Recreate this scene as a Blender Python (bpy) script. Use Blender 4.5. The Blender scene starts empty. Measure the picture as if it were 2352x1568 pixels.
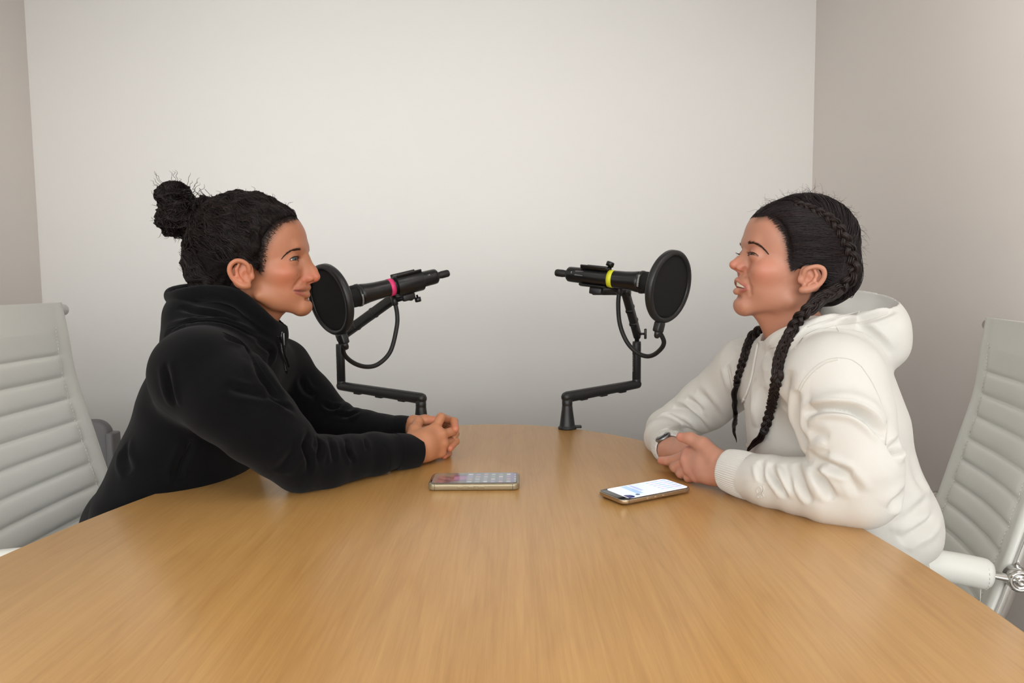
import bpy, bmesh, math, random
import numpy as np
from mathutils import Vector, Matrix
from mathutils.bvhtree import BVHTree

random.seed(7)
RNG = np.random.default_rng(7)
SC = bpy.context.scene
COL = SC.collection
A = np.array

# ------------------------------------------------------------------ camera, light, exposure
EYE = A([0.0, 0.0, 1.10])
FOC, CX, CY = 1700.0, 1176.0, 784.0          # focal length and centre in pixels of the 2352 wide frame
PITCH, ROLL = math.radians(4.65), math.radians(0.56)
FWD = A([0, math.cos(PITCH), -math.sin(PITCH)])
_u0 = np.cross(A([1.0, 0, 0]), FWD)
RGT = math.cos(ROLL) * A([1.0, 0, 0]) - math.sin(ROLL) * _u0
UPV = np.cross(RGT, FWD)
cam = bpy.data.cameras.new('camera')
cam.sensor_width = 36.0
cam.lens = 36.0 * FOC / 2352.0
cam.clip_start = 0.02
cam_ob = bpy.data.objects.new('camera', cam)
COL.objects.link(cam_ob)
cam_ob.matrix_world = Matrix([[RGT[i], UPV[i], -FWD[i], EYE[i]] for i in range(3)] + [[0, 0, 0, 1]])
SC.camera = cam_ob

wd = bpy.data.worlds.new('world')
SC.world = wd
wd.use_nodes = True
wd.node_tree.nodes['Background'].inputs[0].default_value = (1.0, 0.98, 0.95, 1)
wd.node_tree.nodes['Background'].inputs[1].default_value = 0.15


def area(name, loc, target, sx, sy, power, col):
    l = bpy.data.lights.new(name, 'AREA')
    l.shape = 'RECTANGLE'
    l.size, l.size_y, l.energy, l.color = sx, sy, power, col
    o = bpy.data.objects.new(name, l)
    COL.objects.link(o)
    d = Vector(target) - Vector(loc)
    o.matrix_world = Matrix.Translation(loc) @ d.to_track_quat('-Z', 'Y').to_matrix().to_4x4()
    return o


for sx_, sy_, pw_ in ((-1.25, 0.6, 4.0), (0.78, 0.75, 5.0), (-0.95, -1.6, 6), (0.35, -1.6, 6), (-2.8, -1.6, 14), (2.4, -1.6, 16)):
    area('ceiling_light_panel', (sx_, sy_, 2.69), (sx_, sy_, 0), 0.6, 0.6, pw_, (1.0, 0.98, 0.955))
area('added_front_fill', (-0.31, -4.30, 1.80), (-0.31, 2.7, 1.25), 7.8, 1.65, 205, (0.97, 0.995, 1.0))  # unseen fill added behind the camera to brighten the back wall and faces
SC.cycles.diffuse_bounces = 12                # pale walls pass the light on many times
SC.cycles.max_bounces = 16
vs = SC.view_settings
vs.view_transform, vs.look, vs.gamma, vs.use_curve_mapping = 'Standard', 'None', 1.0, False
vs.exposure = -0.26


# ------------------------------------------------------------------ pixels of the photograph to places in the room
def ray(x, y):
    return FWD + (x - CX) / FOC * RGT - (y - CY) / FOC * UPV


def P(x, y, Y):
    d = ray(x, y)
    return EYE + Y / d[1] * d


def T(x, y, z=0.74):
    d = ray(x, y)
    return EYE + (z - EYE[2]) / d[2] * d


# ------------------------------------------------------------------ colour and materials
def lin(r, g=None, b=None):
    if g is None:
        r, g, b = r
    f = lambda c: c / 12.92 if c <= 0.04045 else ((c + 0.055) / 1.055) ** 2.4
    return (f(r / 255), f(g / 255), f(b / 255))


def mat(name, col=(200, 200, 200), rough=0.5, metal=0.0, attr=False, bump=None, coat=0.0, sss=0.0, sheen=0.0,
        spec=0.5, emit=0.0, ramp=None):
    m = bpy.data.materials.new(name)
    m.use_nodes = True
    nt = m.node_tree
    N, L = nt.nodes, nt.links
    b = N['Principled BSDF']
    c = lin(col)
    b.inputs['Base Color'].default_value = (*c, 1)
    b.inputs['Roughness'].default_value = rough
    b.inputs['Metallic'].default_value = metal
    b.inputs['Specular IOR Level'].default_value = spec
    if coat:
        b.inputs['Coat Weight'].default_value = coat
        b.inputs['Coat Roughness'].default_value = 0.12
    if sheen:
        b.inputs['Sheen Weight'].default_value = sheen
        b.inputs['Sheen Roughness'].default_value = 0.6
    if sss:
        b.inputs['Subsurface Weight'].default_value = sss
        b.inputs['Subsurface Radius'].default_value = (1.0, 0.35, 0.2)
        b.inputs['Subsurface Scale'].default_value = 0.006
    tc = N.new('ShaderNodeTexCoord')
    src = None
    if attr:
        a = N.new('ShaderNodeAttribute')
        a.attribute_name = 'Col'
        src = a.outputs['Color']
    if ramp:                                  # gentle mottling of the colour: (scale, amount)
        n = N.new('ShaderNodeTexNoise')
        n.inputs['Scale'].default_value = ramp[0]
        n.inputs['Detail'].default_value = 4
        L.new(tc.outputs['Object'], n.inputs['Vector'])
        mr = N.new('ShaderNodeMapRange')
        mr.inputs[3].default_value = 1 - ramp[1]
        mr.inputs[4].default_value = 1 + ramp[1]
        L.new(n.outputs['Fac'], mr.inputs[0])
        mx = N.new('ShaderNodeMix')
        mx.data_type = 'RGBA'
        mx.blend_type = 'MULTIPLY'
        mx.inputs[0].default_value = 1.0
        if src:
            L.new(src, mx.inputs[6])
        else:
            mx.inputs[6].default_value = (*c, 1)
        L.new(mr.outputs[0], mx.inputs[7])
        src = mx.outputs[2]
    if src:
        L.new(src, b.inputs['Base Color'])
    if emit:
        if src:
            L.new(src, b.inputs['Emission Color'])
        else:
            b.inputs['Emission Color'].default_value = (*c, 1)
        b.inputs['Emission Strength'].default_value = emit
    if bump:                                  # (scale, strength, distance)
        n = N.new('ShaderNodeTexNoise')
        n.inputs['Scale'].default_value = bump[0]
        n.inputs['Detail'].default_value = 3
        L.new(tc.outputs['Object'], n.inputs['Vector'])
        bp = N.new('ShaderNodeBump')
        bp.inputs['Strength'].default_value = bump[1]
        bp.inputs['Distance'].default_value = bump[2]
        L.new(n.outputs['Fac'], bp.inputs['Height'])
        L.new(bp.outputs['Normal'], b.inputs['Normal'])
    return m


def wood():
    m = mat('beech_laminate', (200, 158, 103), 0.36, coat=0.28)
    m.node_tree.nodes['Principled BSDF'].inputs['Coat Roughness'].default_value = 0.22
    nt = m.node_tree
    N, L = nt.nodes, nt.links
    b = N['Principled BSDF']
    tc = N.new('ShaderNodeTexCoord')

    def noise(sc, scale, detail, rough=0.5):
        mp = N.new('ShaderNodeMapping')
        mp.inputs['Scale'].default_value = sc
        L.new(tc.outputs['Object'], mp.inputs['Vector'])
        n = N.new('ShaderNodeTexNoise')
        n.inputs['Scale'].default_value = scale
        n.inputs['Detail'].default_value = detail
        n.inputs['Roughness'].default_value = rough
        L.new(mp.outputs[0], n.inputs['Vector'])
        return n.outputs['Fac']

    # cathedral figure: contour lines of a slow stretched noise
    slow = noise((1.0, 0.16, 1.0), 5.0, 1.5)
    mul = N.new('ShaderNodeMath'); mul.operation = 'MULTIPLY'; mul.inputs[1].default_value = 34.0
    L.new(slow, mul.inputs[0])
    fr = N.new('ShaderNodeMath'); fr.operation = 'PINGPONG'; fr.inputs[1].default_value = 1.0
    L.new(mul.outputs[0], fr.inputs[0])
    fine = noise((1.0, 0.035, 1.0), 260.0, 3.0, 0.6)
    mid = noise((1.0, 0.05, 1.0), 40.0, 3.0)
    tone = noise((1.0, 0.4, 1.0), 2.0, 2.0)
    cr = N.new('ShaderNodeValToRGB')
    cr.color_ramp.elements[0].position = 0.0
    cr.color_ramp.elements[0].color = (0.49, 0.49, 0.49, 1)
    cr.color_ramp.elements[1].position = 0.35
    cr.color_ramp.elements[1].color = (0.53, 0.53, 0.53, 1)
    L.new(fr.outputs[0], cr.inputs[0])
    s = cr.outputs[0]
    for f, k in ((fine, 0.26), (mid, 0.24), (tone, 0.35)):
        mm = N.new('ShaderNodeMath'); mm.operation = 'MULTIPLY_ADD'
        mm.inputs[1].default_value = k
        L.new(f, mm.inputs[0]); L.new(s, mm.inputs[2])
        s = mm.outputs[0]
    cr2 = N.new('ShaderNodeValToRGB')
    cr2.color_ramp.elements[0].position = 0.76
    cr2.color_ramp.elements[0].color = (*lin(184, 137, 76), 1)
    cr2.color_ramp.elements[1].position = 1.28 - 0.3
    cr2.color_ramp.elements[1].color = (*lin(209, 162, 98), 1)
    mr = N.new('ShaderNodeMapRange')
    mr.inputs[1].default_value = 0.0; mr.inputs[2].default_value = 1.05
    L.new(s, mr.inputs[0])
    L.new(mr.outputs[0], cr2.inputs[0])
    L.new(cr2.outputs[0], b.inputs['Base Color'])
    return m


# ------------------------------------------------------------------ mesh helpers
ROOTLOC = {}


def link(o, parent=None):
    COL.objects.link(o)
    if parent is not None:
        o.parent = parent
    return o


def root_of(o):
    while o.parent is not None:
        o = o.parent
    return o


def mesh(name, V, F, m, parent=None, smooth=True, col=None, kind=None):
    """links one mesh object; V are room coordinates; F a list of index arrays (n,3) or (n,4) or of tuples"""
    V = np.asarray(V, dtype=np.float64).reshape(-1, 3)
    if parent is not None:
        V = V - ROOTLOC.get(root_of(parent).name, A([0, 0, 0.0]))
    me = bpy.data.meshes.new(name)
    Fs = F if isinstance(F, list) else [F]
    loops, starts, n = [], [], 0
    for f in Fs:
        if isinstance(f, np.ndarray) and f.ndim == 2:
            loops.append(f.ravel())
            starts.append(n + np.arange(len(f)) * f.shape[1])
            n += f.size
        else:
            f = np.asarray(f)
            loops.append(f)
            starts.append(A([n]))
            n += len(f)
    loops = np.concatenate(loops).astype(np.int32)
    starts = np.concatenate(starts).astype(np.int32)
    me.vertices.add(len(V))
    me.vertices.foreach_set('co', V.astype(np.float32).ravel())
    me.loops.add(len(loops))
    me.loops.foreach_set('vertex_index', loops)
    me.polygons.add(len(starts))
    me.polygons.foreach_set('loop_start', starts)
    if smooth:
        me.polygons.foreach_set('use_smooth', np.ones(len(starts), dtype=bool))
    me.update(calc_edges=True)
    me.validate()
    if col is not None:
        ca = me.attributes.new('Col', 'FLOAT_COLOR', 'POINT')
        c4 = np.ones((len(V), 4), dtype=np.float32)
        c4[:, :3] = col
        ca.data.foreach_set('color', c4.ravel())
    me.materials.append(m)
    o = bpy.data.objects.new(name, me)
    if kind:
        o['kind'] = kind
    return link(o, parent)


def thing(name, label, cat, loc, group=None):
    o = bpy.data.objects.new(name, None)
    o.empty_display_size = 0.05
    COL.objects.link(o)
    o.location = loc
    ROOTLOC[o.name] = A(loc, dtype=float)
    o['label'] = label
    o['category'] = cat
    if group:
        o['group'] = group
    return o


class MB:
    """collects pieces into one mesh"""
    def __init__(s):
        s.V, s.F, s.n = [], [], 0

    def add(s, V, F):
        V = np.asarray(V, float).reshape(-1, 3)
        s.V.append(V)
        for f in (F if isinstance(F, list) else [F]):
            s.F.append(np.asarray(f) + s.n)
        s.n += len(V)
        return s

    def build(s, name, m, parent=None, smooth=True, **k):
        return mesh(name, np.concatenate(s.V), s.F, m, parent, smooth, **k)


def unit(v):
    v = np.asarray(v, float)
    return v / (np.linalg.norm(v) + 1e-12)


def spline(pts, n):
    """Catmull-Rom through pts, n samples"""
    p = np.asarray(pts, float)
    if len(p) == 2:
        t = np.linspace(0, 1, n)[:, None]
        return p[0] * (1 - t) + p[1] * t
    q = np.vstack([2 * p[0] - p[1], p, 2 * p[-1] - p[-2]])
    seg = np.linspace(0, len(p) - 1, n)
    i = np.minimum(seg.astype(int), len(p) - 2)
    t = (seg - i)[:, None]
    a, b, c, d = q[i], q[i + 1], q[i + 2], q[i + 3]
    return 0.5 * (2 * b + (c - a) * t + (2 * a - 5 * b + 4 * c - d) * t ** 2 + (3 * b - a - 3 * c + d) * t ** 3)


def frames(pts, up=None):
    p = np.asarray(pts, float)
    t = np.gradient(p, axis=0)
    t /= np.linalg.norm(t, axis=1)[:, None] + 1e-12
    n = np.zeros_like(p)
    r = A(up, float) if up is not None else (A([0, 0, 1.0]) if abs(t[0][2]) < 0.9 else A([1.0, 0, 0]))
    n[0] = unit(r - t[0] * (r @ t[0]))
    for i in range(1, len(p)):
        v = n[i - 1] if up is None else A(up, float)
        v = v - t[i] * (v @ t[i])
        n[i] = unit(v)
    return t, n, np.cross(t, n)


def tube(pts, r, k=12, caps=True, up=None, flat=1.0):
    """tube through pts; r scalar or per point; flat scales the second axis"""
    p = np.asarray(pts, float)
    m = len(p)
    r = np.broadcast_to(np.asarray(r, float), (m,))
    t, a, b = frames(p, up)
    an = np.linspace(0, 2 * np.pi, k, endpoint=False)
    V = p[:, None, :] + r[:, None, None] * (np.cos(an)[None, :, None] * a[:, None, :] + flat * np.sin(an)[None, :, None] * b[:, None, :])
    i, j = np.meshgrid(np.arange(m - 1), np.arange(k), indexing='ij')
    j2 = (j + 1) % k
    F = np.stack([i * k + j, i * k + j2, (i + 1) * k + j2, (i + 1) * k + j], -1).reshape(-1, 4)
    Fs = [F]
    if caps:
        Fs += [np.arange(k)[::-1].reshape(1, k), (m - 1) * k + np.arange(k).reshape(1, k)]
    return V.reshape(-1, 3), Fs


def strands(Pm, r, k=3):
    """many polylines at once: Pm (m,n,3), r (n,) or (m,n)"""
    m, n, _ = Pm.shape
    t = np.gradient(Pm, axis=1)
    t /= np.linalg.norm(t, axis=2, keepdims=True) + 1e-12
    ref = RNG.normal(size=(m, 1, 3))
    a = np.cross(t, np.broadcast_to(ref, t.shape))
    a /= np.linalg.norm(a, axis=2, keepdims=True) + 1e-12
    b = np.cross(t, a)
    an = np.linspace(0, 2 * np.pi, k, endpoint=False)
    r = np.broadcast_to(r, (m, n))[:, :, None, None]
    V = Pm[:, :, None, :] + r * (np.cos(an)[:, None] * a[:, :, None, :] + np.sin(an)[:, None] * b[:, :, None, :])
    s, i, j = np.meshgrid(np.arange(m), np.arange(n - 1), np.arange(k), indexing='ij')
    j2 = (j + 1) % k
    base = s * n * k + i * k
    F = np.stack([base + j, base + j2, base + k + j2, base + k + j], -1).reshape(-1, 4)
    return V.reshape(-1, 3), F


def lathe(prof, c, axis, k=32, caps=True):
    """prof list of (distance along axis, radius)"""
    ax = unit(axis)
    r = A([0, 0, 1.0]) if abs(ax[2]) < 0.9 else A([1.0, 0, 0])
    a = unit(np.cross(ax, r)); b = np.cross(ax, a)
    an = np.linspace(0, 2 * np.pi, k, endpoint=False)
    V = np.concatenate([A(c) + ax * d + R * (np.cos(an)[:, None] * a + np.sin(an)[:, None] * b) for d, R in prof])
    m = len(prof)
    i, j = np.meshgrid(np.arange(m - 1), np.arange(k), indexing='ij')
    j2 = (j + 1) % k
    F = np.stack([i * k + j, i * k + j2, (i + 1) * k + j2, (i + 1) * k + j], -1).reshape(-1, 4)
    return V, [F] + ([np.arange(k)[::-1].reshape(1, k), (m - 1) * k + np.arange(k).reshape(1, k)] if caps else [])


def box(c, ax, ay, az, bev=0.0, seg=2):
    """box with half-axis vectors ax, ay, az, rounded edges"""
    bm = bmesh.new()
    bmesh.ops.create_cube(bm, size=2)
    L = [np.linalg.norm(v) for v in (ax, ay, az)]
    for v in bm.verts:
        v.co = Vector((v.co.x * L[0], v.co.y * L[1], v.co.z * L[2]))
    if bev:
        bmesh.ops.bevel(bm, geom=bm.edges[:], offset=bev, segments=seg, affect='EDGES', profile=0.5)
    bm.verts.index_update()
    M = np.stack([unit(ax), unit(ay), unit(az)])
    V = A([v.co[:] for v in bm.verts]) @ M + A(c)
    F = [A([[v.index for v in f.verts]]) for f in bm.faces]
    bm.free()
    return V, F


def slab(outline, z0, z1, bev=0.0, seg=3):
    """flat slab over a closed outline (n,2), rounded top and bottom edge"""
    o = np.asarray(outline, float)
    n = len(o)
    d = np.roll(o, -1, 0) - np.roll(o, 1, 0)
    nr = np.stack([d[:, 1], -d[:, 0]], 1)
    nr /= np.linalg.norm(nr, axis=1)[:, None]
    rings = []
    for s in range(seg + 1):
        a = math.pi / 2 * s / seg
        rings.append((bev * (1 - math.sin(a)), z0 + bev * (1 - math.cos(a)) if bev else z0))
        if not bev:
            break
    top = [(i, z0 + z1 - z) for i, z in rings][::-1]
    V = np.concatenate([np.column_stack([o - nr * i, np.full(n, z)]) for i, z in rings + top])
    m = len(rings) * 2
    i, j = np.meshgrid(np.arange(m - 1), np.arange(n), indexing='ij')
    j2 = (j + 1) % n
    F = np.stack([i * n + j, i * n + j2, (i + 1) * n + j2, (i + 1) * n + j], -1).reshape(-1, 4)
    return V, [F, np.arange(n)[::-1].reshape(1, n), (m - 1) * n + np.arange(n).reshape(1, n)]


def rrect(w, h, r, k=6):
    out = []
    for cx, cy, a0 in ((w - r, h - r, 0), (-w + r, h - r, 90), (-w + r, -h + r, 180), (w - r, -h + r, 270)):
        for i in range(k + 1):
            a = math.radians(a0 + 90 * i / k)
            out.append((cx + r * math.cos(a), cy + r * math.sin(a)))
    return A(out)


# ------------------------------------------------------------------ implicit surfaces
class Field:
    def __init__(s, lo, hi, h):
        s.o = np.asarray(lo, np.float64)
        s.h = h
        s.n = np.ceil((np.asarray(hi) - s.o) / h).astype(int) + 1
        s.a = np.full(s.n, 0.3, np.float32)
        s.ax = [(s.o[i] + np.arange(s.n[i]) * h).astype(np.float32) for i in range(3)]

    def win(s, lo, hi):
        i0 = np.clip(np.floor((np.asarray(lo) - s.o) / s.h).astype(int), 0, s.n)
        i1 = np.clip(np.ceil((np.asarray(hi) - s.o) / s.h).astype(int) + 1, 0, s.n)
        sl = tuple(slice(i0[i], i1[i]) for i in range(3))
        if any(i1[i] <= i0[i] for i in range(3)):
            return None, None
        return sl, (s.ax[0][sl[0]][:, None, None], s.ax[1][sl[1]][None, :, None], s.ax[2][sl[2]][None, None, :])

    def op(s, fn, lo, hi, k, mode):
        mg = k + 4 * s.h
        sl, X = s.win(np.asarray(lo) - mg, np.asarray(hi) + mg)
        if sl is None:
            return s
        d = fn(*X)
        a = s.a[sl]
        if mode == 'add':
            hh = np.maximum(k - np.abs(a - d), 0) / max(k, 1e-9)
            s.a[sl] = np.minimum(a, d) - hh * hh * k * 0.25
        elif mode == 'cut':
            hh = np.maximum(k - np.abs(a + d), 0) / max(k, 1e-9)
            s.a[sl] = np.maximum(a, -d) + hh * hh * k * 0.25
        return s

    def cone(s, a, b, ra, rb, k=0.01, mode='add', lat=1.0, latdir=(0, 1, 0)):
        """round cone; lat > 1 widens it along latdir"""
        a, b = np.asarray(a, float), np.asarray(b, float)
        ld = unit(latdir)
        ba = b - a
        ba2 = ba - ld * (ba @ ld) * (1 - 1 / lat)
        den = max(ba2 @ ba2, 1e-12)

        def fn(X, Y, Z):
            x, y, z = X - a[0], Y - a[1], Z - a[2]
            if lat != 1.0:
                q = (x * ld[0] + y * ld[1] + z * ld[2]) * (1 - 1 / lat)
                x, y, z = x - ld[0] * q, y - ld[1] * q, z - ld[2] * q
            t = np.clip((x * ba2[0] + y * ba2[1] + z * ba2[2]) / den, 0, 1)
            return np.sqrt((x - t * ba2[0]) ** 2 + (y - t * ba2[1]) ** 2 + (z - t * ba2[2]) ** 2) - (ra + (rb - ra) * t)
        R = max(ra, rb) * max(lat, 1)
        return s.op(fn, np.minimum(a, b) - R, np.maximum(a, b) + R, k, mode)

    def chain(s, pts, rs, k=0.01, mode='add', **kw):
        for i in range(len(pts) - 1):
            s.cone(pts[i], pts[i + 1], rs[i], rs[i + 1], k, mode, **kw)
        return s

    def ell(s, c, r, k=0.01, mode='add', rot=None):
        """ellipsoid; rot rows are its axes"""
        c, r = np.asarray(c, float), np.asarray(r, float)
        M = np.eye(3) if rot is None else np.asarray(rot, float)

        def fn(X, Y, Z):
            x, y, z = X - c[0], Y - c[1], Z - c[2]
            q = [(M[i][0] * x + M[i][1] * y + M[i][2] * z) / r[i] for i in range(3)]
            k0 = np.sqrt(q[0] ** 2 + q[1] ** 2 + q[2] ** 2)
            k1 = np.sqrt((q[0] / r[0]) ** 2 + (q[1] / r[1]) ** 2 + (q[2] / r[2]) ** 2) + 1e-9
            return k0 * (k0 - 1) / k1
        R = max(r)
        return s.op(fn, c - R, c + R, k, mode)

    def sample(s, p):
        """value and gradient direction at points"""
        sh = p.shape[:-1]
        q = (p.reshape(-1, 3) - s.o) / s.h
        q = np.clip(q, 1, np.array(s.n) - 3)
        i = q.astype(int); f = q - i

        def val(i, f):
            out = 0
            for c in range(8):
                d = A([c & 1, c >> 1 & 1, c >> 2 & 1])
                w = np.prod(np.where(d, f, 1 - f), axis=1)
                j = i + d
                out = out + w * s.a[j[:, 0], j[:, 1], j[:, 2]]
            return out
        v = val(i, f)
        g = np.stack([val(i + e, f) - val(i - e, f) for e in np.eye(3, dtype=int)], -1)
        g /= np.linalg.norm(g, axis=1)[:, None] + 1e-9
        return v.reshape(sh), g.reshape(sh + (3,))

    def mesh(s, smooth=2):
        return nets(s.a, s.o, s.h, smooth)


def nets(a, o, h, smooth=2):
    s = a < 0
    n = np.array(a.shape)
    cnt = np.zeros(n - 1, np.int8)
    for dx in (0, 1):
        for dy in (0, 1):
            for dz in (0, 1):
                cnt += s[dx:n[0] - 1 + dx, dy:n[1] - 1 + dy, dz:n[2] - 1 + dz]
    act = np.argwhere((cnt > 0) & (cnt < 8))
    idx = np.full(n - 1, -1, np.int32)
    idx[act[:, 0], act[:, 1], act[:, 2]] = np.arange(len(act))
    pos = np.zeros((len(act), 3))
    num = np.zeros(len(act))
    g = {}
    for c in range(8):
        d = A([c & 1, c >> 1 & 1, c >> 2 & 1])
        q = act + d
        g[c] = a[q[:, 0], q[:, 1], q[:, 2]].astype(np.float64)
    for c in range(8):
        for ax in range(3):
            if not c >> ax & 1:
                e = c | 1 << ax
                x = (g[c] < 0) != (g[e] < 0)
                t = np.where(x, g[c] / np.where(x, g[c] - g[e], 1), 0)
                for i in range(3):
                    pos[:, i] += np.where(x, (t if i == ax else float(c >> i & 1)), 0)
                num += x
    V = o + h * (act + pos / num[:, None])
    Fs = []
    for ax in range(3):
        sl0 = [slice(1, -1)] * 3; sl1 = [slice(1, -1)] * 3
        sl0[ax] = slice(0, -1); sl1[ax] = slice(1, None)
        s0, s1 = s[tuple(sl0)], s[tuple(sl1)]
        e = np.argwhere(s0 != s1)
        inside = s0[e[:, 0], e[:, 1], e[:, 2]]
        b, c = (ax + 1) % 3, (ax + 2) % 3
        off = np.ones(3, int); off[ax] = 0
        e = e + off
        quad = []
        for db, dc in ((-1, -1), (0, -1), (0, 0), (-1, 0)):
            q = e.copy(); q[:, b] += db; q[:, c] += dc
            quad.append(idx[q[:, 0], q[:, 1], q[:, 2]])
        q = np.stack(quad, 1)
        q[~inside] = q[~inside][:, ::-1]
        Fs.append(q)
    F = np.concatenate(Fs)
    F = F[(F >= 0).all(1)]
    for i in range(smooth):
        V = lap(V, F, 0.55)
        V = lap(V, F, -0.5)
    return V, F


def lap(V, F, lam):
    n = len(V)
    acc = np.zeros((n, 3)); cnt = np.zeros(n)
    for i in range(4):
        for a_, b_ in ((F[:, i], F[:, (i + 1) % 4]),):
            for j in range(3):
                acc[:, j] += np.bincount(a_, V[b_, j], n) + np.bincount(b_, V[a_, j], n)
            cnt += np.bincount(a_, minlength=n) + np.bincount(b_, minlength=n)
    return V + lam * (acc / np.maximum(cnt, 1)[:, None] - V)


def normals(V, F):
    nf = np.cross(V[F[:, 2]] - V[F[:, 0]], V[F[:, 3 if F.shape[1] == 4 else 1]] - V[F[:, 1 if F.shape[1] == 4 else 0]])
    N = np.zeros_like(V)
    for i in range(F.shape[1]):
        for j in range(3):
            N[:, j] += np.bincount(F[:, i], nf[:, j], len(V))
    return N / (np.linalg.norm(N, axis=1)[:, None] + 1e-12)


def drop_islands(V, F, keep_min=400):
    """removes tiny loose crumbs"""
    lab = np.arange(len(V))
    for _ in range(400):
        m = lab[F].min(1)
        new = lab.copy()
        for i in range(F.shape[1]):
            np.minimum.at(new, F[:, i], m)
        new = new[new]
        if (new == lab).all():
            break
        lab = new
    cnt = np.bincount(lab, minlength=len(V))
    ok = cnt[lab] >= keep_min
    mp = np.cumsum(ok) - 1
    F = F[ok[F].all(1)]
    return V[ok], mp[F]


def bvh(V, F):
    return BVHTree.FromPolygons(V.tolist(), F.tolist())


def hit(tree, x, y):
    """first point of a surface on the line of sight of a photograph pixel"""
    d = unit(ray(x, y))
    r = tree.ray_cast(Vector(EYE), Vector(d))
    if r[0] is None:
        return None, None
    return A(r[0]), A(r[1])


def hit_line(tree, pix, n=None):
    p = spline(pix, n or max(8, 6 * len(pix)))
    out, nn = [], []
    for x, y in p:
        q, m = hit(tree, x, y)
        if q is not None:
            if out and np.linalg.norm(q - out[-1]) > 0.05:
                continue
            out.append(q); nn.append(m)
    return A(out), A(nn)


def fold(V, N, line, w, depth, fade=True):
    """moves cloth near a line in (depth<0) or out (depth>0), fading at its ends"""
    if len(line) < 2:
        return V
    lo, hi = line.min(0) - 3 * w, line.max(0) + 3 * w
    sel = np.where(((V > lo) & (V < hi)).all(1))[0]
    if not len(sel):
        return V
    p = V[sel]
    best = np.full(len(sel), 9.0); tt = np.zeros(len(sel))
    m = len(line) - 1
    for i in range(m):
        a, b = line[i], line[i + 1]
        ba = b - a
        t = np.clip(((p - a) @ ba) / max(ba @ ba, 1e-12), 0, 1)
        d = np.linalg.norm(p - a - t[:, None] * ba, axis=1)
        u = d < best
        best[u] = d[u]; tt[u] = (i + t[u]) / m
    amp = depth * np.exp(-(best / w) ** 2)
    if depth < 0:                              # a crease pushes cloth up beside it
        amp += -0.45 * depth * np.exp(-((best - 2.0 * w) / (0.9 * w)) ** 2)
    if fade:
        amp *= np.sin(np.pi * np.clip(tt, 0, 1)) ** 0.6
    V = V.copy()
    V[sel] += N[sel] * amp[:, None]
    return V


def wob(V, f, seed, amp):
    """smooth pseudo noise"""
    r = np.random.default_rng(seed)
    out = np.zeros(len(V))
    for i in range(7):
        k = r.normal(size=3) * f
        out += np.sin(V @ k + r.uniform(0, 6.28))
    return out / 7 * amp


# ================================================================== the room
M_WALL2 = mat('side_wall_paint_lifted', (247, 241, 237), 0.85, bump=(90, 0.04, 0.002), ramp=(1.2, 0.012))  # side walls coloured paler than the back wall to offset dimmer light
M_WALL = mat('wall_paint', (241, 240, 238), 0.85, bump=(90, 0.04, 0.002), ramp=(1.2, 0.012))
M_CEIL = mat('ceiling_paint', (245, 244, 242), 0.9)
M_FLOOR = mat('grey_carpet', (196, 193, 188), 0.95, bump=(300, 0.3, 0.004), ramp=(40, 0.12))
WL, WR, WB, WF, HT = -1.709, 1.086, 2.70, -5.4, 2.72


def wall(name, lo, hi, m):
    c = (A(lo) + A(hi)) / 2
    d = (A(hi) - A(lo)) / 2
    V, F = box(c, A([d[0], 0, 0]), A([0, d[1], 0]), A([0, 0, d[2]]))
    o = mesh(name, V, F, m, smooth=False)
    o['kind'] = 'structure'
    return o


XL, XR, YF = -4.3, 3.7, -4.4                      # unseen room behind the camera, widened so light reaches the side walls
wall('floor', (XL - .1, YF - .1, -0.1), (XR + .1, WB + .1, 0), M_FLOOR)['label'] = 'grey carpet floor under the oval table'
wall('ceiling', (XL - .1, YF - .1, HT), (XR + .1, WB + .1, HT + .1), M_CEIL)['label'] = 'plain pale ceiling of the meeting room'
wall('wall_back', (XL - .1, WB, 0), (XR + .1, WB + .1, HT), M_WALL)['label'] = 'plain off-white wall behind the two microphones'
wall('wall_left', (WL - .1, 0.9, 0), (WL, WB, HT), M_WALL2)['label'] = 'plain off-white side wall beyond the woman in black'
wall('wall_right', (WR, 0.5, 0), (WR + .1, WB, HT), M_WALL2)['label'] = 'plain off-white side wall behind the woman in white'
wall('wall_front', (XL - .1, YF - .1, 0), (XR + .1, YF, HT), M_WALL)['label'] = 'plain off-white wall facing the end of the table'
wall('wall_outer_left', (XL - .1, YF, 0), (XL, WB, HT), M_WALL)['label'] = 'plain unseen outer wall of the room widened for light on the side of the woman in black'
wall('wall_outer_right', (XR, YF, 0), (XR + .1, WB, HT), M_WALL)['label'] = 'plain unseen outer wall of the room widened for light on the side of the woman in white'
for o in [o for o in SC.objects if o.get('kind') == 'structure']:
    o['category'] = o.name.split('_')[0]

# ================================================================== the table
M_WOOD = wood()
M_EDGE = mat('beech_edge_band', (196, 152, 98), 0.4, ramp=(60, 0.08))
M_STEEL = mat('satin_steel', (150, 150, 152), 0.35, 1.0)
TC, TA, TB, TR = A([-0.0958, 0.7285]), 0.6144, 1.1253, -0.047


def oval(a, b, n=160):
    t = np.linspace(0, 2 * np.pi, n, endpoint=False)
    u, v = a * np.cos(t), b * np.sin(t)
    c, s = math.cos(TR), math.sin(TR)
    return np.column_stack([TC[0] + u * c - v * s, TC[1] + u * s + v * c])


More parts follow.
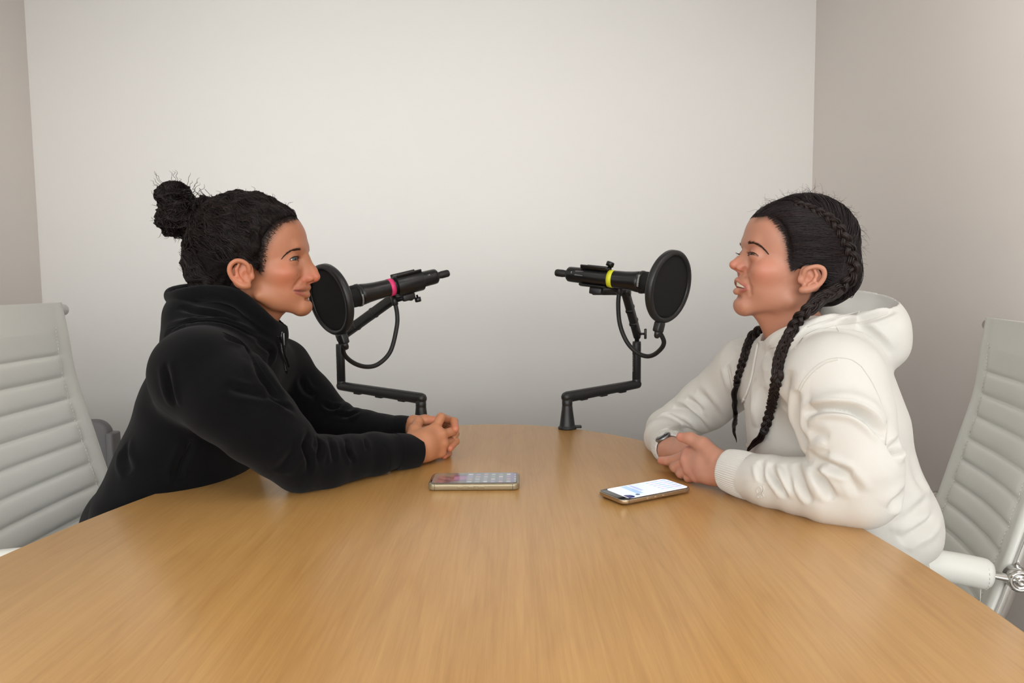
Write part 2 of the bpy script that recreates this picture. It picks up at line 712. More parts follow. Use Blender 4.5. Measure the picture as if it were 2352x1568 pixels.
table = thing('conference_table', 'oval beech laminate conference table between the two women', 'table', (TC[0], TC[1], 0))
V, F = slab(oval(TA - .0015, TB - .0015), 0.712, 0.740, 0.0012, 2)
mesh('table_top', V, F, M_WOOD, table, smooth=False)
V, F = slab(oval(TA, TB), 0.7125, 0.7392, 0.001, 2)
n = 160
Vi = slab(oval(TA - .0014, TB - .0014), 0.7125, 0.7392, 0.001, 2)[0]
mesh('edge_band', np.concatenate([V, Vi]), [F[0], F[0][:, ::-1] + len(V)], M_EDGE, table, smooth=False)
for s in (-1, 1):
    c = A([TC[0] - s * .55 * math.sin(TR), TC[1] + s * .55, 0])
    mb = MB()
    mb.add(*lathe([(0.0, .02), (0.001, .235), (.012, .235), (.02, .225), (.022, .05), (.03, .042), (.69, .042), (.695, .12), (.7115, .12)], c, (0, 0, 1), 40))
    mb.build('leg', M_STEEL, table, smooth=False)

# ================================================================== white office chairs
M_LEATH = mat('white_leatherette', (226, 227, 222), 0.48, bump=(420, 0.12, 0.0015), ramp=(5, 0.02))
M_STITCH = mat('white_thread', (226, 224, 216), 0.8)
M_CHROME = mat('chrome', (205, 203, 200), 0.12, 1.0)
M_BLACKP = mat('black_plastic', (24, 24, 25), 0.45)
PROF = A([(-.083, 1.064), (-.082, 1.045), (-.078, 1.0), (-.068, .908), (-.040, .803), (-.008, .685), (.022, .58), (.055, .50), (.115, .455), (.25, .445), (.40, .455), (.49, .45), (.515, .435), (.52, .41)])
RIBZ = [.952 - .0465 * i for i in range(10)]


def office_chair(loc, yaw, hw, dz, label):
    """loc: floor point below the back at z .66; yaw: heading of the seat front"""
    dF = A([math.cos(yaw), math.sin(yaw), 0]); dS = A([-math.sin(yaw), math.cos(yaw), 0])
    O = A([loc[0], loc[1], dz])
    W = lambda f, s, z: O + np.multiply.outer(f, dF) + np.multiply.outer(s, dS) + np.multiply.outer(z, A([0, 0, 1.0]))
    ch = thing('office_chair', label, 'chair', (loc[0], loc[1], 0))
    nv, nu = 800, 40
    pr = spline(PROF, nv)
    d = np.gradient(pr, axis=0); d /= np.linalg.norm(d, axis=1)[:, None]
    nrm = np.column_stack([-d[:, 1], d[:, 0]])      # towards the sitter
    nrm *= np.sign(nrm[nv // 4, 0])
    u = np.linspace(-1, 1, nu)
    arc = np.concatenate([[0], np.cumsum(np.linalg.norm(np.diff(pr, axis=0), axis=1))])
    back = np.arange(nv) < np.argmin(abs(pr[:, 1] - .5) + (pr[:, 0] > .2))
    ra = [arc[np.argmin(np.where(back, abs(pr[:, 1] - z), 9))] for z in RIBZ]
    step = ra[5] - ra[4]
    ra += [ra[-1] + step * i for i in range(1, 10)]
    inner = 1 - .052 / hw

    def height(uu, s):
        on = 1 / (1 + np.exp((abs(uu) - inner) * 90))
        g = sum(np.exp(-(abs(s - r) / .0042) ** 1.3) for r in ra)
        k = np.clip((s - ra[0]) / step, -1, 99)
        fr = k - np.floor(k)
        puff = np.where((s > ra[0]) & (s < ra[-1]), .0050 * np.sqrt(np.clip(1 - (2 * fr - 1) ** 2, 0, 1)), .002)
        seam = np.exp(-((abs(uu) - inner) / .018) ** 2) * (s > .06)
        edge = np.clip((abs(uu) - .965) / .035, 0, 1)
        return on * (puff - .0050 * g) - .0018 * seam - .006 * edge ** 2
    U, S = np.meshgrid(u, arc)
    H = height(U, S)
    sag = -.022 * (1 - U ** 2) * np.clip(S / .25, 0.25, 1)
    th = .012
    wid = hw * (1 - .05 * np.clip((.12 - S) / .12, 0, 1) ** 2)

    def surf(off):
        f = pr[:, 0][:, None] + nrm[:, 0][:, None] * (off + sag)
        z = pr[:, 1][:, None] + nrm[:, 1][:, None] * (off + sag)
        return (W(f.ravel(), (U * wid).ravel(), z.ravel())).reshape(-1, 3)
    Vf, Vb = surf(H + th * .5), surf(-th * .5 + 0 * H)
    nb = np.argmax(arc > arc[back.sum() - 1])
    i, j = np.meshgrid(np.arange(nv - 1), np.arange(nu - 1), indexing='ij')
    q = np.stack([i * nu + j, i * nu + j + 1, (i + 1) * nu + j + 1, (i + 1) * nu + j], -1)

    def part(name, r0, r1):
        qq = q[r0:r1].reshape(-1, 4)
        Vx = np.concatenate([Vf, Vb]); o = len(Vf)
        ring = [r0 * nu + j for j in range(nu)] + [r * nu + nu - 1 for r in range(r0 + 1, r1 + 1)] + \
               [r1 * nu + j for j in range(nu - 2, -1, -1)] + [r * nu for r in range(r1 - 1, r0, -1)]
        ring = A(ring); nx = np.roll(ring, -1)
        side = np.stack([ring, ring + o, nx + o, nx], -1)
        allf = np.concatenate([qq, qq[:, ::-1] + o, side])
        used = np.unique(allf); mp = np.zeros(len(Vx), int); mp[used] = np.arange(len(used))
        return mesh(name, Vx[used], [mp[allf]], M_LEATH, ch)
    bk = part('backrest', 0, nb)
    st_ = part('seat', nb, nv - 1)
    for pa, r0, r1 in ((bk, 10, nb), (st_, nb, nv - 30)):
        for sg in (-1, 1):
            mb = MB()
            s = arc[r0] + .05
            while s < arc[r1] - .01:
                a = []
                for ss in (s, s + .0048):
                    k = np.interp(ss, arc, np.arange(nv)); k0 = int(k)
                    uu = sg * (inner + .004)
                    wd_ = hw * (1 - .05 * np.clip((.12 - ss) / .12, 0, 1) ** 2)
                    off = height(A([uu]), A([ss]))[0] - .022 * (1 - uu * uu) * np.clip(ss / .25, .25, 1) + th * .5 + .0016
                    p = pr[k0] + nrm[k0] * off
                    a.append(W(p[0], uu * wd_, p[1]))
                mb.add(*tube(a, .0009, 4))
                s += .0075
            mb.build('stitching', M_STITCH, pa, kind='stuff')
    # chrome side rails follow the sling
    rail = spline(PROF[1:-1] - A([0, 0]), 60)
    dr = np.gradient(rail, axis=0); dr /= np.linalg.norm(dr, axis=1)[:, None]
    nr = np.column_stack([-dr[:, 1], dr[:, 0]]); nr *= np.sign(nr[15, 0])
    rail = rail - nr * .019
    for sg in (-1, 1):
        p = W(rail[:, 0], np.full(60, sg * (hw - .007)), rail[:, 1])
        mesh('side_rail', *tube(p, .0125, 14, flat=.62), M_CHROME, ch)
    mesh('cross_bar', *tube(W(A([-.093] * 4), A([-hw - .011, -hw - .009, hw + .009, hw + .011]), A([1.047] * 4)), [.008, .0125, .0125, .008], 16), M_CHROME, ch)
    mesh('cross_bar', *tube(W(A([.2, .2]), A([-hw, hw]), A([.425, .425])), .011, 12), M_CHROME, ch)
    # armrests: pivot boss on the rail, flat bar, padded sleeve
    for sg in (-1, 1):
        s0 = sg * (hw + .022)
        piv = W(-.012, sg * (hw + .02), .652)
        ar = thing_part('armrest', ch)
        mb = MB()
        mb.add(*lathe([(-.012, .002), (-.012, .019), (.012, .019), (.0165, .0165), (.0165, .0125), (.012, .0115), (.012, .008), (.0175, .0075), (.019, .003), (.0165, .002)], piv, dS * sg, 28))
        mb.add(*lathe([(-.026, .002), (-.026, .010), (.0, .010), (.0, .002)], piv, dS * sg, 20))
        mb.build('pivot', M_CHROME, ar, smooth=False)
        bar = [W(-.012 + t, s0, z) for t, z in ((0, .652), (.03, .655), (.09, .664), (.2, .672), (.32, .672), (.38, .655), (.40, .61), (.385, .55), (.33, .47), (.27, .435))]
        mesh('arm_bar', *tube(spline(bar, 50), .012, 12, up=dS, flat=.5), M_CHROME, ar)
        pad = spline([W(t, s0, z) for t, z in ((.028, .655), (.09, .6635), (.2, .6715), (.30, .6725))], 26)
        rr = np.full(26, .0255); rr[0] = rr[-1] = .020; rr[1] = rr[-2] = .0248
        V, F = tube(pad, rr, 24, up=dS, flat=1.0)
        mesh('arm_pad', V, F, M_LEATH, ar)
        mb = MB()
        for k in range(22):
            a = 2 * math.pi * k / 22
            q0 = pad[1] + (dS * math.cos(a) + A([0, 0, 1]) * math.sin(a)) * .0252 + dF * .002
            q1 = pad[1] + (dS * math.cos(a + .14) + A([0, 0, 1]) * math.sin(a + .14)) * .0252 + dF * .002
            mb.add(*tube([q0, q1], .0008, 4))
        mb.build('stitching', M_STITCH, ar, kind='stuff')
        mesh('zip_pull', *tube([pad[2] - A([0, 0, .023]), pad[2] - A([0, 0, .034]), pad[2] - A([0, 0, .05])], .0008, 6), M_STITCH, ar)
    # pedestal
    c = O + dF * .22 + A([0, 0, -dz])
    mesh('column', *lathe([(.07, .02), (.07, .03), (.30, .03), (.30, .022), (.42 + dz, .022)], c, (0, 0, 1), 24), M_CHROME, ch, smooth=False)
    for k in range(5):
        a = yaw + 2 * math.pi * k / 5 + .3
        e = A([math.cos(a), math.sin(a), 0])
        mesh('foot', *tube([c + A([0, 0, .095]), c + e * .12 + A([0, 0, .088]), c + e * .29 + A([0, 0, .068])], [.024, .02, .013], 10, up=(0, 0, 1)), M_CHROME, ch)
        mesh('caster', *lathe([(-.022, .01), (-.022, .026), (-.004, .028), (-.003, .02), (.003, .02), (.004, .028), (.022, .026), (.022, .01)], c + e * .29 + A([0, 0, .0285]), np.cross(e, A([0, 0, 1])), 20), M_BLACKP, ch, smooth=False)
    return ch


def thing_part(name, parent):
    o = bpy.data.objects.new(name, None)
    o.empty_display_size = 0.02
    return link(o, parent)


office_chair((-.893, 1.385), 0.0, .235, 0.0, 'white ribbed office chair behind the woman in black')
office_chair((.878, 1.405), math.pi - math.radians(15), .202, -.05, 'white ribbed office chair with chrome armrest behind the woman in white')

# grey chair tucked in beyond the white one
M_GREY = mat('dark_grey_shell', (92, 91, 93), 0.55, ramp=(30, 0.06))
gx, gy = -1.28, 2.0
gc = thing('visitor_chair', 'dark grey chair mostly hidden behind white office chair and woman in black', 'chair', (gx, gy, 0))


def upright(outline, c, th, bev):
    V, F = slab(outline, -th, th, bev, 3)
    return np.column_stack([V[:, 0] + c[0], V[:, 2] + c[1], V[:, 1] + c[2]]), [f[:, ::-1] for f in F]


mesh('backrest', *upright(rrect(.182, .145, .042, 10), (gx, gy, .590), .016, .010), M_GREY, gc)
for sx in (-1, 1):
    mesh('side_panel', *upright(rrect(.011, .145, .006, 4), (gx + sx * .190, gy - .01, .557), .022, .005), M_GREY, gc)
mesh('seat', *slab(rrect(.19, .20, .05) + A([gx, gy - .2]), .42, .465, .014), M_GREY, gc)
for sx in (-1, 1):
    for sy in (-1, 1):
        mesh('leg', *tube([(gx + sx * .15, gy - .2 + sy * .15, .43), (gx + sx * .18, gy - .2 + sy * .18, 0)], .011, 10), M_STEEL, gc)

# ================================================================== microphones
M_BLK = mat('matt_black_metal', (27, 27, 28), 0.42, bump=(500, 0.05, 0.0006))
M_BLK2 = mat('black_lacquer', (20, 20, 21), 0.3)
M_RUB = mat('black_rubber', (22, 22, 22), 0.55)
M_MESH = mat('black_nylon_mesh', (12, 12, 13), 0.8, bump=(1400, 0.5, 0.001))
M_RIM = mat('black_rim_plastic', (32, 32, 33), 0.38)
M_PINK = mat('pink_tape', (226, 58, 118), 0.45)
M_YEL = mat('yellow_tape', (214, 214, 40), 0.45)
M_PRINT = mat('white_print', (215, 215, 212), 0.5)
M_GREYP = mat('grey_label', (88, 88, 90), 0.4)
ZV = A([0, 0, 1.0])


def text_mesh(s, size):
    cu = bpy.data.curves.new('lettering', 'FONT')
    cu.body = s; cu.size = size; cu.align_x = 'CENTER'; cu.align_y = 'CENTER'
    cu.resolution_u = 3
    o = bpy.data.objects.new('lettering', cu)
    COL.objects.link(o)
    dg = bpy.context.evaluated_depsgraph_get()
    me = bpy.data.meshes.new_from_object(o.evaluated_get(dg))
    V = A([v.co[:] for v in me.vertices]); F = [A([list(p.vertices)]) for p in me.polygons]
    bpy.data.objects.remove(o); bpy.data.curves.remove(cu); bpy.data.meshes.remove(me)
    return V, F


def wrap_text(s, size, c, axis, R, start, down, name, parent, m=None, along=False):
    """lettering round a cylinder: axis, start = outward direction of the text centre"""
    V, F = text_mesh(s, size)
    ax, o = unit(axis), unit(start)
    o = unit(o - ax * (o @ ax)); t = np.cross(ax, o) * down
    if along:
        x, y = V[:, 0], V[:, 1] / R
        W = A(c) + np.outer(x, ax) * down + (R + .0003) * (np.cos(y)[:, None] * o + np.sin(y)[:, None] * np.cross(ax, o))
    else:
        x, y = V[:, 0] / R, V[:, 1]
        W = A(c) + np.outer(y, ax) + (R + .0003) * (np.cos(x)[:, None] * o + np.sin(x)[:, None] * t)
    return mesh(name, W, F, m or M_PRINT, parent, smooth=False)


def mic_set(side):
    L = side == 'L'
    if L:
        base, joint0, joint1 = T(968, 990), P(966, 914, 1.775), P(784, 886, 1.93)
        top = P(783, 790, 1.93)
        b0, b1 = P(785, 768, 1.93), P(908, 682, 1.80)
        m0, m1 = P(786, 687, 1.655), P(1030, 627, 1.80)
        fc, ftop, fbot, fw = P(759, 688, 1.60), P(735, 608, 1.60), P(783, 769, 1.60), 81
        nimg, ncam = A([-.964, -.266]), .5
        goose = [P(906, 690, 1.745), P(912, 720, 1.745), P(911, 752, 1.74), P(897, 806, 1.73), P(870, 835, 1.71), P(842, 842, 1.69), P(812, 833, 1.66), P(790, 812, 1.63), P(779, 785, 1.61)]
        who = 'woman in black'
    else:
        base, joint0, joint1 = T(1303, 984), P(1298, 913, 1.775), P(1462, 882, 1.93)
        top = P(1463, 784, 1.93)
        b0, b1 = P(1464, 764, 1.93), P(1437, 672, 1.83)
        m0, m1 = P(1512, 652, 1.665), P(1277, 626, 1.80)
        fc, ftop, fbot, fw = P(1536, 658, 1.62), P(1556, 575, 1.62), P(1519, 741, 1.62), 87
        nimg, ncam = A([.979, -.204]), .52
        goose = [P(1423, 664, 1.74), P(1420, 700, 1.74), P(1424, 745, 1.74), P(1440, 785, 1.735), P(1464, 810, 1.72), P(1489, 818, 1.70), P(1511, 808, 1.67), P(1525, 786, 1.64), P(1531, 758, 1.625)]
        who = 'woman in white'
    # ---- the arm stand
    st = thing('microphone_stand', 'black low profile microphone arm clamped to the table edge before the ' + who, 'microphone stand', tuple(base))
    base = A([base[0], base[1], .74])
    j0 = A([base[0], base[1], joint0[2]])
    up = j0[2] - base[2]
    mb = MB()
    mb.add(*lathe([(0, .02), (0, .0225), (.004, .0225), (.006, .0195), (.010, .0185), (up - .03, .0135), (up - .022, .0128), (up - .0205, .0122), (up - .019, .0128), (up, .0128)], base, ZV, 36))
    mb.build('base', M_BLK, st, smooth=False)
    dirc = unit(A([base[0] - TC[0], base[1] - TC[1], 0]))
    lat = A([-dirc[1], dirc[0], 0])
    cl = base + (A([1, -.25, 0]) * .03 if not L else A([-.8, -.3, 0]) * .02)
    mb = MB()
    mb.add(*box(base + A([.018, .002, .0045]), A([.017, 0, 0]), A([0, .007, 0]), ZV * .0032, .002))
    mb.add(*box(base + dirc * .012 + A([0, 0, .001]), dirc * .026, lat * .02, ZV * .0012, .0008))
    mb.build('clamp', M_BLK, st, smooth=False)
    # lower arm: elbow balls and the horizontal beam with cable clips beneath
    d = j1 = None
    j1 = A([joint1[0], joint1[1], j0[2] + (joint1[2] - joint0[2])])
    d = unit(j1 - j0)
    ln = np.linalg.norm(j1 - j0)
    mb = MB()
    mb.add(*lathe([(-.0140, .001), (-.0138, .004), (-.012, .0085), (-.008, .0120), (0, .0138), (ln, .0118), (ln + .006, .0112), (ln + .0105, .008), (ln + .012, .003), (ln + .0122, .001)], j0, d, 36))
    mb.build('lower_arm', M_BLK, st)
    for t in (.22, .5, .78):
        q = j0 + d * ln * t - ZV * .0128
        mesh('cable_clip', *box(q, d * .011, unit(np.cross(d, ZV)) * .006, ZV * .0022, .0015), M_BLK2, st, smooth=False)
    h = top[2] - j1[2]
    mesh('riser', *lathe([(-.002, .0112), (.012, .0112), (.013, .0106), (.014, .0112), (h - .006, .0112), (h, .0108), (h + .001, .004)], j1, ZV, 32), M_BLK, st, smooth=False)
    wrap_text('GTANHEO', .0095, j1 + ZV * h * .50, ZV, .0112, (-.93, -.36, 0) if L else (-.985, -.17, 0), -1, 'lettering', st, along=True)
    # upper arm from a knuckle to the microphone clip
    kn = top + ZV * .004
    b0 = kn + ZV * .016
    mesh('swivel', *lathe([(-.006, .006), (.012, .006), (.014, .0085), (.022, .0095), (.028, .007), (.030, .002)], kn, ZV, 24), M_BLK, st)
    dd = unit(b1 - b0); lb = np.linalg.norm(b1 - b0)
    sd = unit(np.cross(dd, ZV)); nn = np.cross(sd, dd)
    mb = MB()
    mb.add(*box(b0 + dd * lb * .5, dd * (lb * .5 + .012), sd * .0095, nn * (.0125 if L else .0115), .006, 4))
    mb.build('upper_arm', M_BLK, st)
    for t in (.3, .62):
        mesh('cable_clip', *box(b0 + dd * lb * t, dd * .006, sd * .0102, nn * .0132, .004), M_BLK2, st, smooth=False)
    kd = unit(RGT - .35 * FWD)
    kp = b0 + kd * (.013 if not L else .010)
    mb = MB()
    mb.add(*lathe([(-.01, .003), (.008, .003)], kp, kd, 12))
    mb.add(*box(kp + kd * .009, kd * .0032, unit(np.cross(kd, ZV)) * .0035, ZV * .0135 if not L else ZV * .008, .0018, 2))
    mb.build('knob', M_BLK2, st, smooth=False)
    # clip that holds the microphone
    ax = unit(m1 - m0); lm = np.linalg.norm(m1 - m0)
    cpos = m0 + ax * lm * (.60 if L else .60)
    su = unit(ZV - ax * (ax @ ZV)); sv = np.cross(ax, su)
    mb = MB()
    an = np.linspace(math.radians(-35), math.radians(215), 26) - math.radians(90)
    outer = []
    prof = []
    for a in an:
        prof.append((math.cos(a) * .0252, math.sin(a) * .0252))
    for a in an[::-1]:
        prof.append((math.cos(a) * .0212, math.sin(a) * .0212))
    prof = A(prof)
    rows = []
    for t in (-.034, -.033, .033, .034):
        k = 1.0 if abs(t) < .0335 else .99
        rows.append(cpos + ax * t + k * (prof[:, :1] * sv + prof[:, 1:] * su))
    npf = len(prof)
    i, j = np.meshgrid(np.arange(3), np.arange(npf), indexing='ij'); j2 = (j + 1) % npf
    F = np.stack([i * npf + j, i * npf + j2, (i + 1) * npf + j2, (i + 1) * npf + j], -1).reshape(-1, 4)
    half = npf // 2
    c0 = A([[q, q + 1, npf - 2 - q, npf - 1 - q] for q in range(half - 1)])
    mb.add(np.concatenate(rows), [F, c0, c0[:, ::-1] + 3 * npf])
    clip = mb.build('microphone_clip', M_BLK2, st, smooth=False)
    for s in (-1, 1):                        # spring lips of the clip
        e = su * .0215 + s * sv * .0165
        q = cpos + e
        mesh('clip_lip', *box(q, ax * .032, unit(np.cross(ax, e)) * .0024, unit(e) * .0058, .002, 2), M_BLK2, clip, smooth=False)
    low = cpos - su * .026
    mb = MB()
    mb.add(*box(low - su * .006 - ax * .006, ax * .016, sv * .006, su * .008, .003))
    mb.add(*tube([low - su * .008, b1 + (b1 - b0) * .02], .0085, 14))
    mb.add(*lathe([(-.012, .002), (-.012, .0085), (.012, .0085), (.012, .002)], b1, sd, 20))
    mb.build('clip_joint', M_BLK, st, smooth=False)
    kq = low - su * .010 + ax * (.016 if L else .0) + sv * 0
    if L:
        mesh('clip_screw', *lathe([(0, .0025), (.006, .0025), (.006, .0075), (.016, .0075), (.017, .006)], kq + su * .004, -su, 14), M_BLK2, st, smooth=False)
    else:
        kq = cpos + su * .026 - ax * .034 + FWD * .012
        mb = MB()
        mb.add(*lathe([(-.004, .003), (.004, .003), (.004, .0095), (.013, .0095), (.0145, .008)], kq, unit(su - .3 * ax), 12))
        mb.build('clip_screw', M_BLK2, st, smooth=False)
    # ---- the microphone
    mc = thing('microphone', 'black handheld wireless microphone with %s tape band in clip before the %s' % ('pink' if L else 'yellow', who), 'microphone', tuple(m0 + ax * .1))
    g = lm
    mb = MB()
    mb.add(*lathe([(-.034, .002), (-.033, .010), (-.026, .0185), (-.014, .0232), (0, .0242), (.028, .0250), (.036, .0250)], m0, ax, 44))
    mesh_head = mb.build('grille', M_MESH, mc)
    mesh('grille_ring', *lathe([(.035, .0247), (.036, .0262), (.0415, .0262), (.0425, .0247)], m0, ax, 44), M_BLK2, mc, smooth=False)
    mesh('body', *lathe([(.041, .0243), (.05, .0240), (.062, .0222), (.080, .0207), (.105, .0200), (.14, .0195), (g - .042, .0182), (g - .036, .0176), (g - .033, .0150), (g - .033, .002)], m0, ax, 44), M_BLK2, mc)
    mesh('antenna', *lathe([(g - .035, .0085), (g - .022, .0082), (g - .020, .0090), (g - .003, .0088), (g, .0075), (g, .001)], m0, ax, 24), M_RUB, mc, smooth=False)
    tq = (.114, .125) if L else (.108, .120)
    R = np.interp(tq, [.105, .14], [.0200, .0195]) + .0006
    mesh('tape_band', *lathe([(tq[0], R[0] - .002), (tq[0], R[0]), (tq[1], R[1]), (tq[1], R[1] - .002)], m0, ax, 44), M_PINK if L else M_YEL, mc, smooth=False)
    vdir = unit(EYE - m0)
    txt = unit(vdir - .55 * ZV) if L else unit(vdir + .1 * ZV)
    wrap_text('SENNHEISER', .0052, m0 + ax * .0388, ax, .0262, txt, 1 if L else -1, 'lettering', mc)
    if L:
        wrap_text('S', .0075, m0 + ax * .139, ax, .0196, unit(vdir + .15 * ZV), 1, 'lettering', mc, along=True)
        mesh('switch', *box(m0 + ax * .098 + unit(vdir) * .0200, ax * .007, np.cross(ax, vdir) * .0045, unit(vdir) * .0016, .001), M_RUB, mc, smooth=False)
        wrap_text('I O', .004, m0 + ax * (g - .060), ax, .0187, unit(vdir + .4 * ZV), 1, 'lettering', mc, along=True)
    else:
        mesh('display', *box(m0 + ax * (g - .064) + unit(vdir + .25 * ZV) * .0184, ax * .0105, unit(np.cross(ax, vdir + .25 * ZV)) * .0062, unit(vdir + .25 * ZV) * .0008, .0005), M_GREYP, mc, smooth=False)
        wrap_text('II', .006, m0 + ax * (g - .050), ax, .0181, unit(vdir + .25 * ZV), 1, 'lettering', mc, along=True)
    # ---- the pop filter on its gooseneck
    vd = unit(EYE - fc)
    r_ = unit(RGT - vd * (RGT @ vd)); u_ = np.cross(vd, r_) * 1.0
    if u_ @ UPV < 0:
        u_ = -u_
    nrm = unit(math.sqrt(1 - ncam ** 2) * (nimg[0] * r_ + nimg[1] * u_) + ncam * vd)
    Rf = np.linalg.norm(ftop - fbot) / 2
    pf = thing('pop_filter', 'round black pop filter screen facing the %s on its curved gooseneck' % who, 'pop filter', tuple(fc))
    th = .0085
    mesh('filter_rim', *lathe([(-th, Rf - .011), (-th, Rf - .003), (-th * .6, Rf), (th * .6, Rf), (th, Rf - .003), (th, Rf - .010), (th * .3, Rf - .0115), (-th * .3, Rf - .0115), (-th, Rf - .011)], fc, nrm, 72, False), M_RIM, pf)
    scr = []
    for rr in np.linspace(.002, Rf - .0105, 12):
        scr.append((th * .35 + .0025 * (1 - (rr / Rf) ** 2), rr))
    mesh('filter_screen', *lathe([(-.001, .001), (-.001, Rf - .0105)] + scr[::-1], fc, nrm, 72), M_MESH, pf)
    dn = unit(fbot - ftop); dn = unit(dn - nrm * (dn @ nrm))
    foot = fc + dn * (Rf + .004)
    mb = MB()
    mb.add(*box(foot + dn * .006, dn * .012, np.cross(dn, nrm) * .012, nrm * .0085, .004, 3))
    mb.add(*lathe([(0, .0075), (.014, .0068), (.018, .005)], foot + dn * .014, unit(goose[-2] - goose[-1]), 16))
    mb.build('filter_holder', M_RIM, pf, smooth=False)
    goose[-1] = foot + dn * .012
    mesh('gooseneck', *tube(spline(goose, 90), .0052, 14), M_RUB, pf)
    mb = MB()
    mb.add(*lathe([(-.012, .003), (-.012, .0075), (.010, .0075), (.012, .005)], goose[0], unit(goose[1] - goose[0]), 16))
    mb.add(*tube([goose[0], low - su * .004, ], .006, 10))
    mb.build('neck_clamp', M_BLK, pf, smooth=False)


mic_set('L')
mic_set('R')

# ================================================================== the telephones
M_PHB = mat('phone_frame_gold', (190, 172, 148), 0.25, 0.9)
M_CASE = mat('clear_case', (158, 146, 120), 0.2, 0.5)
M_GLASS = mat('phone_glass_black', (16, 16, 20), 0.08, coat=0.5)
M_SCR1 = mat('dim_screen', attr=True, rough=0.10, emit=0.14, coat=0.5)
M_SCR2 = mat('bright_screen', attr=True, rough=0.12, emit=0.70)


def screen(name, c, ax, ay, w, h, r, fn, m, parent, nx=110, ny=56):
    u, v = np.meshgrid(np.linspace(-1, 1, nx), np.linspace(-1, 1, ny), indexing='ij')
    x, y = u * w, v * h
    lim = w - r + np.sqrt(np.maximum(r * r - np.clip(abs(y) - (h - r), 0, r) ** 2, 0))
    x = np.clip(x, -lim, lim)
    V = A(c) + x.reshape(-1, 1) * ax + y.reshape(-1, 1) * ay
    i, j = np.meshgrid(np.arange(nx - 1), np.arange(ny - 1), indexing='ij')
    q = np.stack([i * ny + j, (i + 1) * ny + j, (i + 1) * ny + j + 1, i * ny + j + 1], -1).reshape(-1, 4)
    if np.cross(ax, ay)[2] < 0:
        q = q[:, ::-1]
    col = np.array([lin(*fn(a, b)) for a, b in zip(u.ravel(), v.ravel())])
    return mesh(name, V, [q], m, parent, col=col)


def scr_left(u, v):
    """dim wallpaper with a violet portrait at one end, rows of small icons at the other"""
    base = A([120, 128, 140.0])
    if u < -.2:
        base = A([112, 112, 112.0])
        d = math.hypot((u + .32) * 1.4, v + .05)
        if d < .55:
            base = A([84, 52, 122.0]) if d > .38 else A([150, 110, 150.0])
        if -.9 < u < -.5 and abs(v + .2) < .7:
            base = A([136, 92, 104.0]) if math.sin(14 * u + 9 * v) > -.2 else A([96, 74, 84.0])
        if u < -.55 and v > .3:
            base = A([120, 118, 104.0])
    else:
        i, j = (u + .2) * 5.4, (v + 1) * 2.1
        if .22 < i % 1 < .78 and .2 < j % 1 < .8:
            k = (int(i) * 7 + int(j) * 3) % 5
            base = [A([172, 178, 190.0]), A([150, 150, 186.0]), A([140, 162, 160.0]), A([176, 158, 170.0]), A([188, 190, 196.0])][k]
        elif u > .85:
            base = A([120, 118, 150.0])
    return base


def scr_right(u, v):
    """bright message list"""
    c = A([216, 230, 250.0])
    if v > .93 or abs(u) > .97 or v < -.93:
        return A([250, 250, 252.0])
    if -.55 < u < -.35 and v > -.55:
        c = A([168, 196, 244.0])
    if -.3 < u < -.2 and v > -.2:
        c = A([178, 186, 232.0])
    if .25 < u < .95:
        if .2 < (v * 3.2) % 1 < .55 and abs(v) < .8:
            c = A([164, 190, 246.0]) if (int(u * 9) % 3) else A([214, 186, 232.0])
    if math.hypot((u + .58) * 2.0, v + .62) < .12:
        c = A([84, 100, 110.0])
    if math.hypot((u + .93) * 1.6, v + .70) < .30:
        c = A([20, 20, 96.0])
    return c


def phone(c, yaw, w, h, th, r, fn, cased, label, m_scr, sw, sh, off):
    ax = A([math.cos(yaw), math.sin(yaw), 0]); ay = A([-math.sin(yaw), math.cos(yaw), 0])
    R2 = A([[ax[0], ax[1]], [ay[0], ay[1]]])
    ph = thing('smartphone', label, 'phone', (c[0], c[1], .74))
    z0 = .74 + (.0004 if cased else .0022)
    k = 10
    if cased:
        V, F = slab(rrect(w, h, r, k) @ R2 + A(c)[:2], z0, z0 + th - .0006, .003, 4)
        mesh('case', V, F, M_CASE, ph)
        w2, h2, r2 = w - .002, h - .002, r - .001
    else:
        w2, h2, r2 = w, h, r
        V, F = slab(rrect(.016, .016, .006, 6) @ R2 + A(c)[:2] + (-w + .022) * ax[:2] + (h - .022) * ay[:2], .74, z0 + .001, .0006, 2)
        mesh('camera_bump', V, F, M_GLASS, ph)
    V, F = slab(rrect(w2, h2, r2, k) @ R2 + A(c)[:2], z0 + .0012, z0 + th - .0004, .0012, 3)
    fr = mesh('frame', V, F, M_PHB, ph)
    V, F = slab(rrect(w2 - .0016, h2 - .0016, r2 - .0016, k) @ R2 + A(c)[:2], z0 + th - .0012, z0 + th, .0004, 2)
    mesh('glass', V, F, M_GLASS, ph)
    screen('screen', A([c[0], c[1], z0 + th + .00015]) + ax * off, ax, ay, sw, sh, r2 * .7, fn, m_scr, ph)
    for s, a, b in ((-1, -.35, -.22), (-1, -.12, .02), (-1, .1, .24)):
        q = A([c[0], c[1], z0 + th * .5]) + ax * w * (a + b) / 2 + ay * s * (h + .0002)
        mesh('side_button', *box(q, ax * w * (b - a) / 2, ay * .0007, ZV * .0016, .0005), M_PHB if not cased else M_CASE, fr, smooth=False)
    for sx in (-1, 1):
        q = A([c[0], c[1], z0 + th * .5]) + ax * sx * (w - .012) - ay * (h + .0001)
        mesh('antenna_line', *box(q, ax * .0004, ay * .0002, ZV * th * .42), M_GREYP, fr, smooth=False)
    return ph


